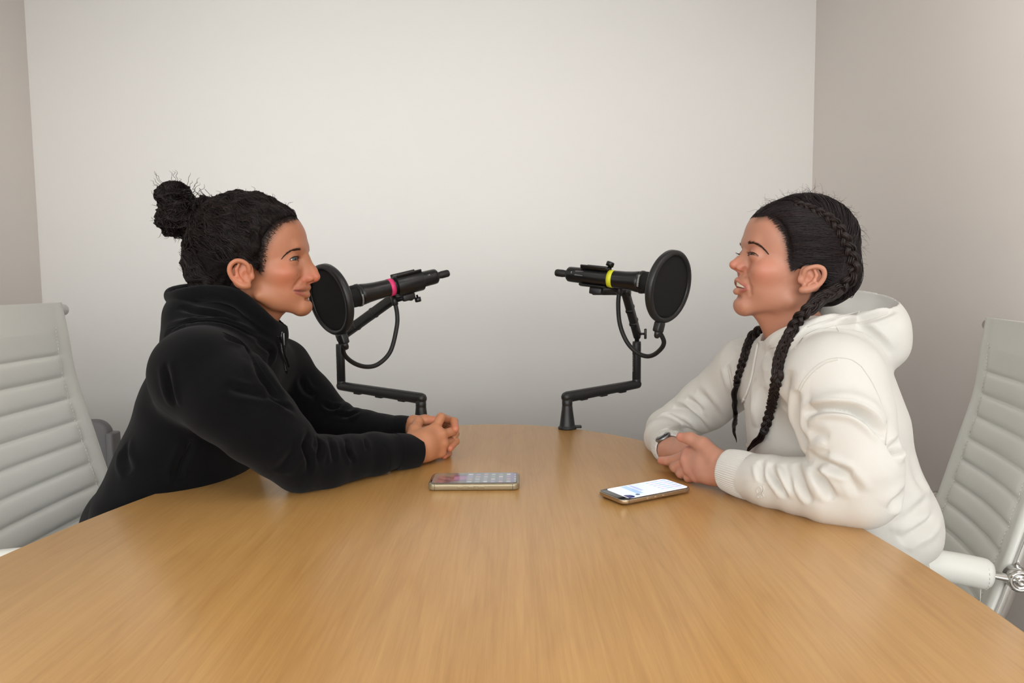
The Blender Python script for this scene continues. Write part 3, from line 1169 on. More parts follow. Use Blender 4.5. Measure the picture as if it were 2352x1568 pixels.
phone(((-.149 + .012) / 2, 1.292), math.radians(-.6), .0795, .0385, .0122, .0115, scr_left, True,
      'smartphone in clear case with dim icon screen lying before the clasped hands', M_SCR1, .0735, .0335, 0.0)
phone((.221, 1.2205), math.radians(29.5), .0735, .0355, .0080, .0115, scr_right, False,
      'gold edged smartphone with bright white screen lying before the woman in white', M_SCR2, .0640, .0320, .0058)


# ================================================================== people: shared tools
M_SKIN = mat('skin', attr=True, rough=0.46, sss=0.12, bump=(700, 0.10, 0.0006))
M_EYE = mat('eyeball', attr=True, rough=0.08, coat=0.4)
M_TEETH = mat('teeth_enamel', (226, 216, 196), 0.25)
M_HAIR = mat('dark_brown_hair', attr=True, rough=0.40, spec=0.28)
M_HAIRB = mat('hair_base', (15, 10, 9), 0.7, spec=0.15, bump=(900, 0.5, 0.001))
M_BLACKC = mat('black_fleece', (9, 9, 11), 0.95, bump=(900, 0.25, 0.001), sheen=0.05, spec=0.08, ramp=(9, 0.10))
M_WHITEC = mat('white_fleece', (214, 212, 207), 0.9, bump=(900, 0.22, 0.001), sheen=0.1, spec=0.25, ramp=(14, 0.012))
M_WHITES = mat('white_seam', (206, 203, 196), 0.9)
M_TRW = mat('pale_trousers', (205, 203, 198), 0.9, bump=(700, 0.2, 0.001))
M_TRB = mat('black_trousers', (20, 20, 22), 0.9)
M_SHOE = mat('white_shoe', (210, 208, 202), 0.6)
M_WATCH = mat('watch_black_glass', (14, 16, 24), 0.1, coat=0.5)


def px(p):
    return P(p[0], p[1], p[2])


def cut_plane(f, c, ax, R, k=.002):
    """removes what lies beyond a plane, only within R of c"""
    c, ax = A(c), unit(ax)

    def fn(X, Y, Z):
        x, y, z = X - c[0], Y - c[1], Z - c[2]
        return np.maximum(-(x * ax[0] + y * ax[1] + z * ax[2]), np.sqrt(x * x + y * y + z * z) - R)
    return f.op(fn, c - R, c + R, k, 'cut')


def poly_sdf(poly, X, Z):
    """signed distance to a closed polygon in the x-z plane, negative inside"""
    p = np.asarray(poly, float)
    d = np.full(np.broadcast(X, Z).shape, 1e9); s = np.ones_like(d)
    n = len(p)
    for i in range(n):
        a, b = p[i], p[i - 1]
        e = b - a
        wx, wz = X - a[0], Z - a[1]
        t = np.clip((wx * e[0] + wz * e[1]) / (e @ e), 0, 1)
        d = np.minimum(d, (wx - e[0] * t) ** 2 + (wz - e[1] * t) ** 2)
        c1, c2, c3 = Z >= a[1], Z < b[1], e[0] * wz > e[1] * wx
        s = np.where((c1 & c2 & c3) | (~c1 & ~c2 & ~c3), -s, s)
    return s * np.sqrt(d)


def clip_poly(f, poly, k=.006):
    """keeps what lies inside a side-view polygon (world x, z)"""
    d = poly_sdf(poly, f.ax[0][:, None].astype(float), f.ax[2][None, :].astype(float))[:, None, :].astype(np.float32)
    a = f.a
    h = np.maximum(k - np.abs(a - d), 0) / k
    f.a = np.maximum(a, d) + h * h * k * .25


def prims(f, data, Yh):
    """E: ellipsoid (x,y,w, rx,ry,rz, k, mode, tilt)  C: round cone; w != 0 is mirrored to the other side of the face"""
    def pts(q):
        p = P(q[0], q[1], Yh + q[2])
        return p, A([p[0], 2 * Yh - p[1], p[2]])
    for d in data:
        if d[0] == 'E':
            _, x, y, w, rx, ry, rz, k = d[:8]
            mode = d[8] if len(d) > 8 else 'add'
            tl = math.radians(d[9]) if len(d) > 9 else 0
            rot = A([[math.cos(tl), 0, math.sin(tl)], [0, 1, 0], [-math.sin(tl), 0, math.cos(tl)]])
            for p in pts((x, y, w))[:2 if w else 1]:
                f.ell(p, (rx, ry, rz), k, mode, rot)
        else:
            _, a, b, ra, rb, k = d[:6]
            mode = d[6] if len(d) > 6 else 'add'
            pa, pb = pts(a), pts(b)
            for i in range(2 if (a[2] or b[2]) else 1):
                f.cone(pa[i], pb[i], ra, rb, k, mode)


def blobs(V, col, lst):
    for c, r, rgb, s in lst:
        w = s * np.exp(-(((V - A(c)) ** 2).sum(1)) / (r * r))
        col += w[:, None] * (A(lin(rgb)) - col)
    return col


def line_dist(V, line):
    best = np.full(len(V), 9.0)
    for i in range(len(line) - 1):
        a, b = A(line[i]), A(line[i + 1])
        ba = b - a
        t = np.clip(((V - a) @ ba) / max(ba @ ba, 1e-12), 0, 1)
        best = np.minimum(best, np.linalg.norm(V - a - t[:, None] * ba, axis=1))
    return best


def eye_parts(f, e, fr, R, slit, amp):
    """lids round one eye; returns the upper lid line. e centre, fr = (forward, outward, up), slit = opening radius"""
    fw, ot, up = fr
    f.ell(e, (R + .0006,) * 3, .006)
    path = []
    for az, el in ((82, -6), (60, 3), (35, 8), (8, 7), (-20, 2), (-46, -8)):
        a, b = math.radians(az), math.radians(el + amp)
        path.append(e + (R + .0012) * (fw * math.cos(a) * math.cos(b) + ot * math.sin(a) * math.cos(b) + up * math.sin(b)))
    rs = A([.35, .75, 1.0, 1.0, .8, .4]) * slit
    f.chain(path, rs, .0006, 'cut')
    return [p + up * r * .92 - fw * .0 for p, r in zip(path, rs)], [p - up * r * .92 for p, r in zip(path, rs)]


def scalp(V, col, poly, rgb):
    """the skin under the hair takes the hair's colour"""
    d = poly_sdf(poly, V[:, 0], V[:, 2])
    w = np.clip(.5 - d / .004, 0, 1) * (abs(V[:, 1] - V[:, 1].mean()) < .0755)
    col += w[:, None] * (A(lin(rgb)) - col)
    return col


def eyeball(e, fr, R, iris, parent):
    fw, ot, up = fr
    V, F = lathe([(-R, .0002)] + [(-R * math.cos(a), R * math.sin(a)) for a in np.linspace(.1, math.pi - .02, 40)] + [(R, .0001)], e, fw, 32)
    ang = np.arccos(np.clip((V - e) @ fw / R, -1, 1))
    col = np.tile(A(lin(190, 178, 168)), (len(V), 1))
    col[ang < .60] = A(lin(*[c * .45 for c in iris])); col[ang < .54] = A(lin(*iris)); col[ang < .23] = A(lin(10, 9, 9))
    return mesh('eye', V, F, M_EYE, parent, col=col)


def lashes(line, fr, parent, n, ln, name='eyelashes', lift=.35):
    """short curved hairs along a lid line, plus the dark lid margin"""
    fw, ot, up = fr
    L = spline(line, n)
    out = []
    for i, p in enumerate(L):
        t = i / (n - 1)
        d = unit(fw * (1 - .5 * t) + ot * (1.3 * (1 - t) - .35) + RNG.normal(size=3) * .12)
        l = ln * (.6 + .4 * math.sin(math.pi * min(1, (1 - t) * .9 + .1))) * RNG.uniform(.8, 1.1)
        s = np.linspace(0, 1, 6)[:, None]
        out.append(p + d * l * s + up * l * lift * (s ** 2) - up * l * .12 * s)
    V, F = strands(A(out), np.linspace(.0003, .00008, 6), 4)
    mb = MB().add(V, F).add(*tube(L, (np.sin(np.linspace(.3, 2.9, n)) * .0008 + .0002) * (.8 if lift > 0 else .25), 6))
    Vn = np.concatenate(mb.V)
    return mb.build(name, M_HAIR, parent, col=np.tile(A(lin(20, 14, 12)), (len(Vn), 1)), kind='stuff')


def mirror_pts(p, Yh):
    q = A(p).copy(); q[..., 1] = 2 * Yh - q[..., 1]
    return q


def brow(tree, pix, wid, n, s, parent, Yh):
    """eyebrow hairs lying on the skin along a pixel line; both sides"""
    pos, nn = hit_line(tree, pix, 24)
    if len(pos) < 4:
        return
    out = []
    t = np.linspace(0, 1, len(pos))
    tang = np.gradient(pos, axis=0)
    for _ in range(n):
        u = RNG.uniform(0, 1)
        p = A([np.interp(u, t, pos[:, i]) for i in range(3)])
        m = unit(A([np.interp(u, t, nn[:, i]) for i in range(3)]))
        d = unit(A([np.interp(u, t, tang[:, i]) for i in range(3)]))
        v = np.cross(m, d); v *= np.sign(v[2] + 1e-9)
        w = wid * (1 - .75 * u ** 1.5)
        p = p + v * RNG.uniform(-1, 1) * w + m * .0003
        g = unit(d + v * (.55 * (1 - u) - .15) + RNG.normal(size=3) * .08)
        l = RNG.uniform(.004, .0075) * (1 - .3 * u)
        q = np.linspace(0, 1, 5)[:, None]
        out.append(p + g * l * q + m * (.0006 * np.sin(q * 3.0)))
    for k, o in enumerate((A(out), mirror_pts(A(out), Yh))):
        V, F = strands(o, A([.0001, .00019, .00018, .00014, .00006]), 3)
        mesh('eyebrow', V, F, M_HAIR, parent, col=np.tile(A(lin(62, 43, 35)), (len(V), 1)), kind='stuff')


def curl(P, amp, lam, seed):
    """smooth vector noise shared by neighbouring hairs, so they wave together"""
    r = np.random.default_rng(seed)
    o = np.zeros_like(P)
    for i in range(3):
        for _ in range(5):
            k = r.normal(size=3); k *= 2 * np.pi / lam / np.linalg.norm(k) * r.uniform(.6, 1.6)
            o[..., i] += np.sin(P @ k + r.uniform(0, 6.28))
    return o * amp / 2.2


def ell_path(p0, p1, c, r, n, lift, wave=0.0, lam=.03, seed=5, jit=.0006):
    """curves from p0 to p1 that hug an ellipsoid; p0, p1 (m,3)"""
    m = len(p0)
    t = np.linspace(0, 1, n)[None, :, None]
    p = p0[:, None, :] * (1 - t) + p1[:, None, :] * t
    q = (p - c) / r
    nq = np.linalg.norm(q, axis=2, keepdims=True)
    k0 = np.linalg.norm((p0 - c) / r, axis=1)[:, None, None]; k1 = np.linalg.norm((p1 - c) / r, axis=1)[:, None, None]
    w0 = np.clip(1 - t * 4, 0, 1) ** 1.5; w1 = np.clip(t * 4 - 3, 0, 1) ** 1.5
    rad = 1 + lift[:, None, None] * np.sin(np.pi * np.clip(t, 0.02, .98))
    rad = rad * (1 - w0 - w1) + (k0 + .004) * w0 + k1 * w1
    out = c + q / nq * rad * r
    env = np.sin(np.pi * t) ** .7
    if wave:
        out = out + curl(out, wave, lam, seed) * env
    ph = RNG.uniform(0, 6.28, (m, 1, 3))
    return out + jit * np.sin(2 * np.pi * RNG.uniform(1.5, 3.5, (m, 1, 1)) * t + ph) * env


def drape(C, f, lo, hi, keep=.12):
    """lays hair curves onto the surface of a field, each at its own small height"""
    m, n, _ = C.shape
    off = RNG.uniform(lo, hi, (m, 1))
    t = np.linspace(0, 1, n)[None, :]
    w = np.clip(t / keep, 0, 1) * np.clip((1 - t) / .06, 0, 1)
    for _ in range(3):
        v, g = f.sample(C)
        mv = np.clip(off * np.clip(t * 2.2, .1, 1) - v, -.012, .02) * w
        mv = np.where(v > .1, 0, mv)
        C = C + g * mv[..., None]
    return C


def push_out(C, f, gap):
    """keeps hair curves outside the skin"""
    for _ in range(2):
        v, g = f.sample(C)
        C = C + g * np.clip(gap - v, 0, .006)[..., None]
    return C


def draw_on(V, F, pix, mid, Yh):
    """a curve on a face surface through pixels seen from the near side, closed over the middle to the far side"""
    tree = bvh(V, F)
    h = [hit(tree, *p)[0] for p in pix]
    h = [q for q in h if q is not None] + [P(mid[0], mid[1], Yh)]
    return h + [mirror_pts(q, Yh) for q in h[:-1]][::-1]


def hair_col(m, n, k, base=(30, 20, 18), var=.4):
    b = A(lin(*base))
    v = np.exp(RNG.normal(size=m) * var)
    return np.repeat(b[None, :] * v[:, None], n * k, axis=0)


def fan_hand(f, wrist, rw, knuckles, fingers, thumb, web=.010):
    """palm from the wrist to four knuckles, fingers and thumb as tapering chains; all points are places in the room"""
    for (kp, kr), off in zip(knuckles, (-1, -.33, .33, 1)):
        f.cone(wrist + off * .35 * (knuckles[3][0] - knuckles[0][0]) * .35, kp, rw, kr, web)
    for i in range(3):
        f.cone(knuckles[i][0], knuckles[i + 1][0], knuckles[i][1] * .86, knuckles[i + 1][1] * .86, .006)
    mid = [wrist * .45 + k[0] * .55 for k in knuckles]
    for i in range(3):
        f.cone(mid[i], mid[i + 1], rw * .62, rw * .62, .012)
    for fg in fingers:
        f.chain([p for p, r in fg], [r for p, r in fg], .0022)
    f.chain([p for p, r in thumb], [r for p, r in thumb], .006)


def join_skin(parts, joints, name, parent):
    """welds separately grown skin surfaces into one continuous body: opens both at each joint and bridges the rims.
    parts: list of (V, F, colour); joints: (i, j, centre, axis pointing from i's kept side to j's kept side, radius)"""
    parts = [list(p) for p in parts]
    for i, j, c, ax, R in joints:
        for k, sg in ((i, 1), (j, -1)):
            V, F, cc = parts[k]
            v = V - c
            kill = (np.linalg.norm(v, axis=1) < R) & ((v @ ax) * sg > -.0015)
            F = F[~kill[F].any(1)]
            used = np.unique(F); mp = np.full(len(V), -1); mp[used] = np.arange(len(used))
            parts[k] = [V[used], mp[F], cc[used]]
    Vs, Fs, Cs, off = [], [], [], 0
    for V, F, cc in parts:
        Vs.append(V); Fs.append(F + off); Cs.append(cc); off += len(V)
    V, F, cc = np.concatenate(Vs), np.concatenate(Fs), np.concatenate(Cs)
    e = np.sort(np.concatenate([F[:, [0, 1]], F[:, [1, 2]], F[:, [2, 3]], F[:, [3, 0]]]), axis=1)
    ue, cnt = np.unique(e, axis=0, return_counts=True)
    be = ue[cnt == 1]
    bounds = np.cumsum([0] + [len(p[0]) for p in parts])
    extra = []
    for i, j, c, ax, R in joints:
        rims = []
        for k in (i, j):
            s = be[(be[:, 0] >= bounds[k]) & (be[:, 0] < bounds[k + 1])]
            s = s[np.linalg.norm(V[s[:, 0]] - c, axis=1) < R * 1.3]
            adj = {}
            for a, b in s:
                adj.setdefault(a, []).append(b); adj.setdefault(b, []).append(a)
            best = []
            left = set(adj)
            while left:
                st = next(iter(left)); loop = [st]; left.discard(st)
                while True:
                    nx = [q for q in adj[loop[-1]] if q in left]
                    if not nx:
                        break
                    loop.append(nx[0]); left.discard(nx[0])
                if len(loop) > len(best):
                    best = loop
            rims.append(best)
        if min(len(r) for r in rims) < 6:
            continue
        u = unit(np.cross(ax, A([.3, .2, .9]))); w = np.cross(ax, u)
        srt = []
        for r in rims:
            cen = V[r].mean(0)
            an = np.arctan2((V[r] - cen) @ w, (V[r] - cen) @ u)
            o = np.argsort(an)
            srt.append((A(r)[o], an[o]))
        (ra, aa), (rb, ab) = srt
        ia = ib = 0
        na, nb = len(ra), len(rb)
        while ia < na or ib < nb:
            ta = aa[ia % na] + 6.2832 * (ia // na); tb = ab[ib % nb] + 6.2832 * (ib // nb)
            if ib >= nb or (ia < na and ta <= tb):
                extra.append((ra[ia % na], ra[(ia + 1) % na], rb[ib % nb])); ia += 1
            else:
                extra.append((ra[ia % na], rb[(ib + 1) % nb], rb[ib % nb])); ib += 1
    return mesh(name, V, [F] + ([A(extra)] if extra else []), M_SKIN, parent, col=cc)


def cuff(c0, c1, r0, r1, ribs, parent, m, flat=1.0, n=26, name='cuff', amp=.0006, up=None):
    """turned cloth band open at both ends, knitted ribs as relief"""
    k = max(ribs * 6, 64) if ribs else 64
    t, a, b = frames([c0, c1], up)
    an = np.linspace(0, 2 * np.pi, k, endpoint=False)
    rel = amp * np.cos(an * ribs) if ribs else 0 * an
    prof = [(s, 1, 0) for s in np.linspace(0, 1, n)] + [(1.012, 1, -.0012), (1.012, 1, -.003), (.6, 1, -.004), (.2, 1, -.004)]
    V = []
    for s, _, off in prof:
        r = r0 + (r1 - r0) * min(s, 1) + off + (.0016 * math.sin(math.pi * min(s, 1)))
        V.append(A(c0) + (A(c1) - A(c0)) * s + (r + rel * (1 if off > -.002 else 0))[:, None] * (np.cos(an)[:, None] * a[0] + flat * np.sin(an)[:, None] * b[0]))
    mm = len(V)
    i, j = np.meshgrid(np.arange(mm - 1), np.arange(k), indexing='ij'); j2 = (j + 1) % k
    F = np.stack([i * k + j, i * k + j2, (i + 1) * k + j2, (i + 1) * k + j], -1).reshape(-1, 4)
    return mesh(name, np.concatenate(V), [F], m, parent)


def seam(tree, pix, parent, m, r=.0009, name='seam', n=60, lift=.0002):
    pos, nn = hit_line(tree, pix, n)
    if len(pos) > 4:
        mesh(name, *tube(pos + nn * lift, r, 6), m, parent)


def lower_body(pelvis, s, knee, foot, off):
    """seated legs: list of (a, b, ra, rb)"""
    out = []
    for sy in (-1, 1):
        hip = pelvis + A([0, sy * .085, 0]); kn = knee + A([0, sy * .10, 0]); ft = foot + A([0, sy * .12, 0])
        out += [(hip, kn, .082 + off, .058 + off), (kn, ft, .055 + off, .040 + off)]
        if off <= 0:
            out += [(ft, ft + A([s * .12, 0, -.045]), .035, .024)]
    return out


def braid(path, wid, n, parent, name, col=(30, 21, 19), tail=0.0, seed=1):
    """three interlaced locks, each a bundle of fine tubes, along a path"""
    p = spline(path, n)
    seg = np.concatenate([[0], np.cumsum(np.linalg.norm(np.diff(p, axis=0), axis=1))])
    t, a, b = frames(p, up=None)
    vd = unit(EYE - p.mean(0))
    a = vd - t * (t @ vd)[:, None]; a /= np.linalg.norm(a, axis=1)[:, None]
    b = np.cross(t, a)
    w = np.interp(np.linspace(0, 1, n), np.linspace(0, 1, len(wid)), wid)
    ph0 = 2 * np.pi * np.cumsum(np.gradient(seg) / (w * 2.7 + 1e-4))
    mb = MB(); rg = np.random.default_rng(seed)
    nt = 9
    for k in range(3):
        ph = ph0 + 2 * np.pi * k / 3
        c = p + b * (w * .30 * np.sin(ph))[:, None] + a * (w * .17 * np.sin(2 * ph))[:, None]
        for q in range(nt):
            an = 2 * np.pi * q / (nt - 1) if q else 0
            rr = .19 if q else 0
            o = c + (b * math.cos(an) + a * math.sin(an) * .8) * (w * rr)[:, None]
            o = o + (rg.normal(size=3) * .0004)
            mb.add(*tube(o, w * (.10 if q else .18), 6))
    V = np.concatenate(mb.V)
    base = A(lin(*col))
    cc = np.repeat(np.exp(rg.normal(size=3 * nt) * .35), len(V) // (3 * nt))[:, None] * base
    return mb.build(name, M_HAIR, parent, col=cc)


# ================================================================== the woman in black
def woman_black():
    Yh = 1.44
    wom = thing('person', 'woman in black hoodie with dark curly hair bun, leaning on table with clasped hands', 'person', (-.70, 1.42, 0))
    H = lambda x, y, w=0: P(x, y, Yh + w)
    # ---------------- head
    lo = A([P(420, 600, Yh)[0], Yh - .105, P(600, 806, Yh)[2]]); hi = A([P(750, 600, Yh)[0], Yh + .105, P(600, 440, Yh)[2]])
    f = Field(lo, hi, .0014)
    prims(f, [
        ('E', 586, 563, 0, .0925, .0715, .084, .01),
        ('E', 639, 550, 0, .0500, .0585, .050, .02),
        ('E', 636, 616, 0, .0575, .0550, .074, .02),
        ('E', 676, 662, 0, .0290, .0285, .029, .014),
        ('E', 693, 703, 0, .0190, .0190, .0150, .014),
        ('C', (598, 678, -.047), (688, 706, -.009), .0115, .0115, .018),
        ('E', 640, 662, -.022, .038, .0255, .040, .02),
        ('E', 649, 626, -.041, .025, .0175, .016, .018),
        ('E', 566, 648, 0, .05, .046, .046, .025),
        ('C', (576, 690, 0), (548, 800, 0), .0430, .052, .014),
        ('C', (632, 712, 0), (608, 744, 0), .0160, .020, .016),
        # brow ridge and sockets
        ('E', 682, 567, -.018, .009, .018, .008, .014),
        ('E', 687, 597, -.033, .0100, .0150, .0090, .010, 'cut'),
        # nose
        ('C', (696, 586, 0), (717, 622, 0), .0078, .0090, .010),
        ('C', (717, 622, 0), (725, 635.5, 0), .0088, .0088, .006),
        ('C', (697, 596, -.005), (706, 634, -.0085), .0072, .0075, .009),
        ('E', 707.5, 639.5, -.0112, .0105, .0052, .0070, .0045),
        ('C', (722, 640.5, 0), (707, 647, 0), .0056, .0060, .005),
        ('E', 713, 648, -.0064, .0060, .0033, .0042, .0015, 'cut'),
        ('C', (711, 651, 0), (712, 658, 0), .0012, .0014, .003, 'cut'),
        ('E', 707, 686, 0, .0045, .012, .003, .006, 'cut'),
    ], Yh)
    tV, tF = f.mesh(1)
    fd = draw_on(tV, tF, [(694, 638), (687, 646), (680, 655), (674, 664)], (730, 630), Yh)
    for q in (fd[:4], fd[5:]):
        f.chain(q, [.0014, .0017, .0017, .0012], .006, 'cut')
    up_l = draw_on(tV, tF, [(680, 665.5), (690, 662), (701, 659.5)], (708.8, 660), Yh)
    lw_l = draw_on(tV, tF, [(681, 670), (691, 674), (700, 676.5)], (706.8, 677), Yh)
    sl = draw_on(tV, tF, [(675, 667), (684, 668.3), (696, 668.6)], (714.5, 667.2), Yh)
    inn = lambda L, d: [q + A([-d, np.sign(Yh - q[1]) * d * .6 if abs(q[1] - Yh) > .002 else 0, 0]) for q in L]
    mc = A(sl[0])
    ku = A([.0009, .0018, .0026, .0040, .0026, .0018, .0009]); kl = A([.0010, .0024, .0036, .0052, .0036, .0024, .0010])
    up_l, lw_l = spline(inn(up_l, .0012), 19), spline(inn(lw_l, .0016), 19)
    ku, kl = np.interp(np.linspace(0, 6, 19), range(7), ku), np.interp(np.linspace(0, 6, 19), range(7), kl)
    f.chain(up_l, ku, .0035); f.chain(lw_l, kl, .0035)
    sl = spline(sl, 25)
    f.chain(sl, np.full(25, .0013), .0016, 'cut')
    # eyes
    tilt = math.radians(5)
    eyes = []
    for sg in (-1, 1):
        e = H(667.5, 597, -.031); e = e if sg < 0 else mirror_pts(e, Yh)
        fr = (A([math.cos(tilt), 0, math.sin(tilt)]), A([0, sg, 0.0]), A([-math.sin(tilt), 0, math.cos(tilt)]))
        lines = eye_parts(f, e, fr, .0128, .0037, 0)
        eyes.append((e, fr, lines))
    # ears
    for sg in (-1, 1):
        E = lambda x, y, w: H(x, y, w) if sg < 0 else mirror_pts(H(x, y, w), Yh)
        rt = A([[.97, 0, -.24], [0, 1, 0], [.24, 0, .97]])
        f.ell(E(557, 629, -.0725), (.0200, .0070, .0275), .005, 'add', rt)
        f.ell(E(564, 634, -.0825), (.0090, .0080, .0125), .003, 'cut', rt)
        f.ell(E(556, 613, -.0835), (.0095, .0045, .0075), .003, 'cut', rt)
        hel = [E(573, 626, -.0765), E(570, 610, -.080), E(557, 600, -.084), E(542, 599, -.087), E(530, 608, -.089), E(527, 622, -.0885), E(533, 637, -.0855), E(545, 649, -.0815), (E(558, 656, -.0785)), E(570, 656, -.0735)]
        hel = spline(hel, 30)
        f.chain(hel, np.interp(np.linspace(0, 1, 30), [0, .3, .7, .85, 1], [.0026, .0032, .0033, .0046, .0056]), .0035)
        f.chain([E(549, 607, -.0825), E(543, 618, -.0835), E(545, 634, -.0825), E(555, 646, -.0795)], [.0026, .0030, .0032, .003], .003)
        f.ell(E(579, 635, -.0735), (.0046, .0036, .0060), .004)
        f.chain([E(552, 604, -.0890), E(537, 609, -.0925), E(534, 622, -.0920), E(539, 638, -.0890)], [.0012, .0015, .0015, .0011], .002, 'cut')
    hV, hF = f.mesh(2)
    hV, hF = drop_islands(hV, hF)
    skin = (177, 118, 88)
    col = np.tile(A(lin(*skin)), (len(hV), 1))
    tone = wob(hV, 60, 3, .5)
    col *= (1 + .05 * tone)[:, None]
    B = lambda x, y, w, r, c, s: [(H(x, y, w), r, c, s)] + ([(mirror_pts(H(x, y, w), Yh), r, c, s)] if w else [])
    col = blobs(hV, col, sum([
        B(655, 635, -.052, .024, (206, 118, 92), .55), B(725, 637, 0, .016, (208, 112, 88), .6), B(700, 640, -.014, .012, (200, 112, 88), .5),
        B(676, 610, -.04, .012, (176, 112, 84), .45), B(690, 700, 0, .02, (200, 136, 98), .3), B(550, 628, -.085, .022, (206, 122, 92), .6),
        B(690, 585, -.025, .010, (170, 108, 80), .4), B(600, 700, -.05, .03, (180, 124, 88), .4), B(684, 631, -.04, .0016, (74, 44, 34), .9),  # eye socket shade put into the skin colour
        B(663, 603, -.042, .005, (170, 100, 80), .5)], []))
    lipc = A(lin(164, 92, 82))
    for ln_, rr in ((up_l, ku), (lw_l, kl)):
        d = line_dist(hV, ln_)
        w = np.clip((rr.max() * .85 + .0008 - d) / .0016, 0, 1) * np.clip((hV[:, 0] - mc[0] + .002) / .004, 0, 1)
        w *= (.9 if rr is kl else .75)
        col += w[:, None] * (lipc - col)
    d = line_dist(hV, sl); w = np.clip((.0024 - d) / .0012, 0, 1)
    col += (w * .85)[:, None] * (A(lin(88, 40, 36)) - col)
    # short hair roots shade the skin along the hairline
    hair_line = [(692, 498), (668, 503), (645, 509), (626, 528), (612, 550), (604, 575), (601, 600), (597, 626)]
    hl3 = [hit(bvh(hV, hF), *q)[0] for q in hair_line]
    hl3 = [q for q in hl3 if q is not None]
    for L3 in (hl3, [mirror_pts(q, Yh) for q in hl3]):
        w = np.clip(1 - line_dist(hV, L3) / .017, 0, 1) ** 1.3 * .78
        col += w[:, None] * (A(lin(52, 36, 30)) - col)
    W2d = lambda x, y, w=0: (P(x, y, Yh + w)[0], P(x, y, Yh + w)[2])
    col = scalp(hV, col, [W2d(*p) for p in [(740, 440), (694, 497, -.012), (668, 502, -.035), (645, 508, -.048), (626, 526, -.055), (612, 549, -.061), (605, 575, -.065), (602, 600, -.066), (598, 622, -.066), (590, 614, -.070), (572, 598, -.073), (548, 592, -.074), (534, 602, -.074), (528, 625, -.074), (536, 650, -.070), (548, 668, -.058), (556, 690, -.045), (470, 700), (400, 660), (400, 430)]], (30, 21, 18))
    tree = bvh(hV, hF)
    # ---------------- hands
    X = lambda a, b, c: P(a, b, c)
    fr_ = Field(X(925, 1070, 1.40) - A([.02, .03, .02]), X(1062, 940, 1.55) + A([.01, .03, .02]), .0012)
    wr = X(936, 1036, 1.425)
    kn = [(X(1000, 983, 1.472), .0112), (X(1014, 998, 1.468), .0112), (X(1017, 1018, 1.466), .0108), (X(1012, 1039, 1.466), .0102)]
    fan_hand(fr_, wr, .0245, kn, [
        [(kn[0][0], .0100), (X(1013, 958, 1.487), .0092), (X(1027, 963, 1.515), .0082), (X(1018, 974, 1.532), .0074)],
        [(kn[1][0], .0100), (X(1040, 990, 1.489), .0088), (X(1041, 993, 1.516), .0082), (X(1022, 996, 1.53), .0074)],
        [(kn[2][0], .0096), (X(1035, 1013, 1.497), .0084), (X(1030, 1011, 1.524), .0078), (X(1012, 1008, 1.53), .007)],
        [(kn[3][0], .0090), (X(1021, 1040, 1.494), .0076), (X(1012, 1036, 1.515), .0068), (X(1000, 1030, 1.52), .0062)]],
        [(X(946, 1012, 1.44), .0150), (X(953, 988, 1.462), .0125), (X(960, 970, 1.485), .0098), (X(970, 964, 1.505), .0082)])
    rV, rF = fr_.mesh(2); rV, rF = drop_islands(rV, rF)
    fl_ = Field(X(905, 1070, 1.45) - A([.02, .0, .02]), X(1066, 940, 1.60) + A([.01, .02, .02]), .0012)
    wl = X(920, 989, 1.525)
    kl_ = [(X(990, 975, 1.55), .0112), (X(998, 992, 1.548), .0112), (X(998, 1010, 1.545), .0108), (X(990, 1028, 1.54), .0102)]
    fan_hand(fl_, wl, .0225, kl_, [
        [(kl_[0][0], .0100), (X(1029, 964, 1.532), .0090), (X(1043, 968, 1.508), .0086), (X(1046, 985, 1.484), .0076)],
        [(kl_[1][0], .0100), (X(1034, 982, 1.548), .009), (X(1046, 996, 1.53), .0084), (X(1042, 1004, 1.505), .0074)],
        [(kl_[2][0], .0096), (X(1038, 1003, 1.535), .0088), (X(1046, 1013, 1.508), .0084), (X(1033, 1029, 1.478), .0074)],
        [(kl_[3][0], .0090), (X(1024, 1027, 1.53), .0078), (X(1030, 1040, 1.508), .0074), (X(1020, 1047, 1.483), .0068)]],
        [(X(940, 984, 1.515), .0150), (X(950, 968, 1.508), .0125), (X(976, 964, 1.500), .0100), (X(1000, 965, 1.490), .0084)])
    lV, lF = fl_.mesh(2); lV, lF = drop_islands(lV, lF)
    hc = []
    for V_, fg in ((rV, []), (lV, [(1046, 985, 1.484), (1033, 1029, 1.478), (1020, 1047, 1.483), (1000, 965, 1.490)])):
        c_ = np.tile(A(lin(180, 122, 88)), (len(V_), 1)) * (1 + .05 * wob(V_, 90, 5, .6))[:, None]
        c_ = blobs(V_, c_, [(X(*q), .013, (206, 118, 96), .6) for q in fg] + [(k[0], .012, (196, 122, 92), .4) for k in kn])
        hc.append(c_)
    # ---------------- arms, torso, legs under the cloth
    S1, M1, E1 = X(462, 862, 1.275), X(578, 984, 1.25), X(690, 1062, 1.27)
    F1, W1 = X(800, 1050, 1.335), X(905, 1037, 1.405)
    S2, E2, W2 = X(640, 850, 1.60), X(768, 978, 1.60), X(905, 990, 1.53)
    pel, wai, che, ucb = X(335, 1270, 1.42), X(400, 1110, 1.42), X(470, 930, 1.43), X(520, 830, 1.435)
    nb = X(556, 770, 1.44)
    c = Field((-.92, 1.10, .02), (-.10, 1.74, 1.06), .0055)
    for a, b, ra, rb in ((pel, wai, .105, .092), (wai, che, .092, .098), (che, ucb, .098, .082)):
        c.cone(a, b, ra, rb, .03, lat=1.35)
    c.cone(ucb, nb, .06, .054, .03); c.cone(nb, X(566, 735, 1.44), .054, .0535, .01)
    c.chain([ucb, S1], [.06, .058], .03); c.chain([ucb, S2], [.06, .058], .03)
    c.chain([S1, M1, E1, F1, W1], [.048, .040, .033, .028, .025], .012)
    c.chain([S2, E2, W2], [.046, .036, .024], .015)
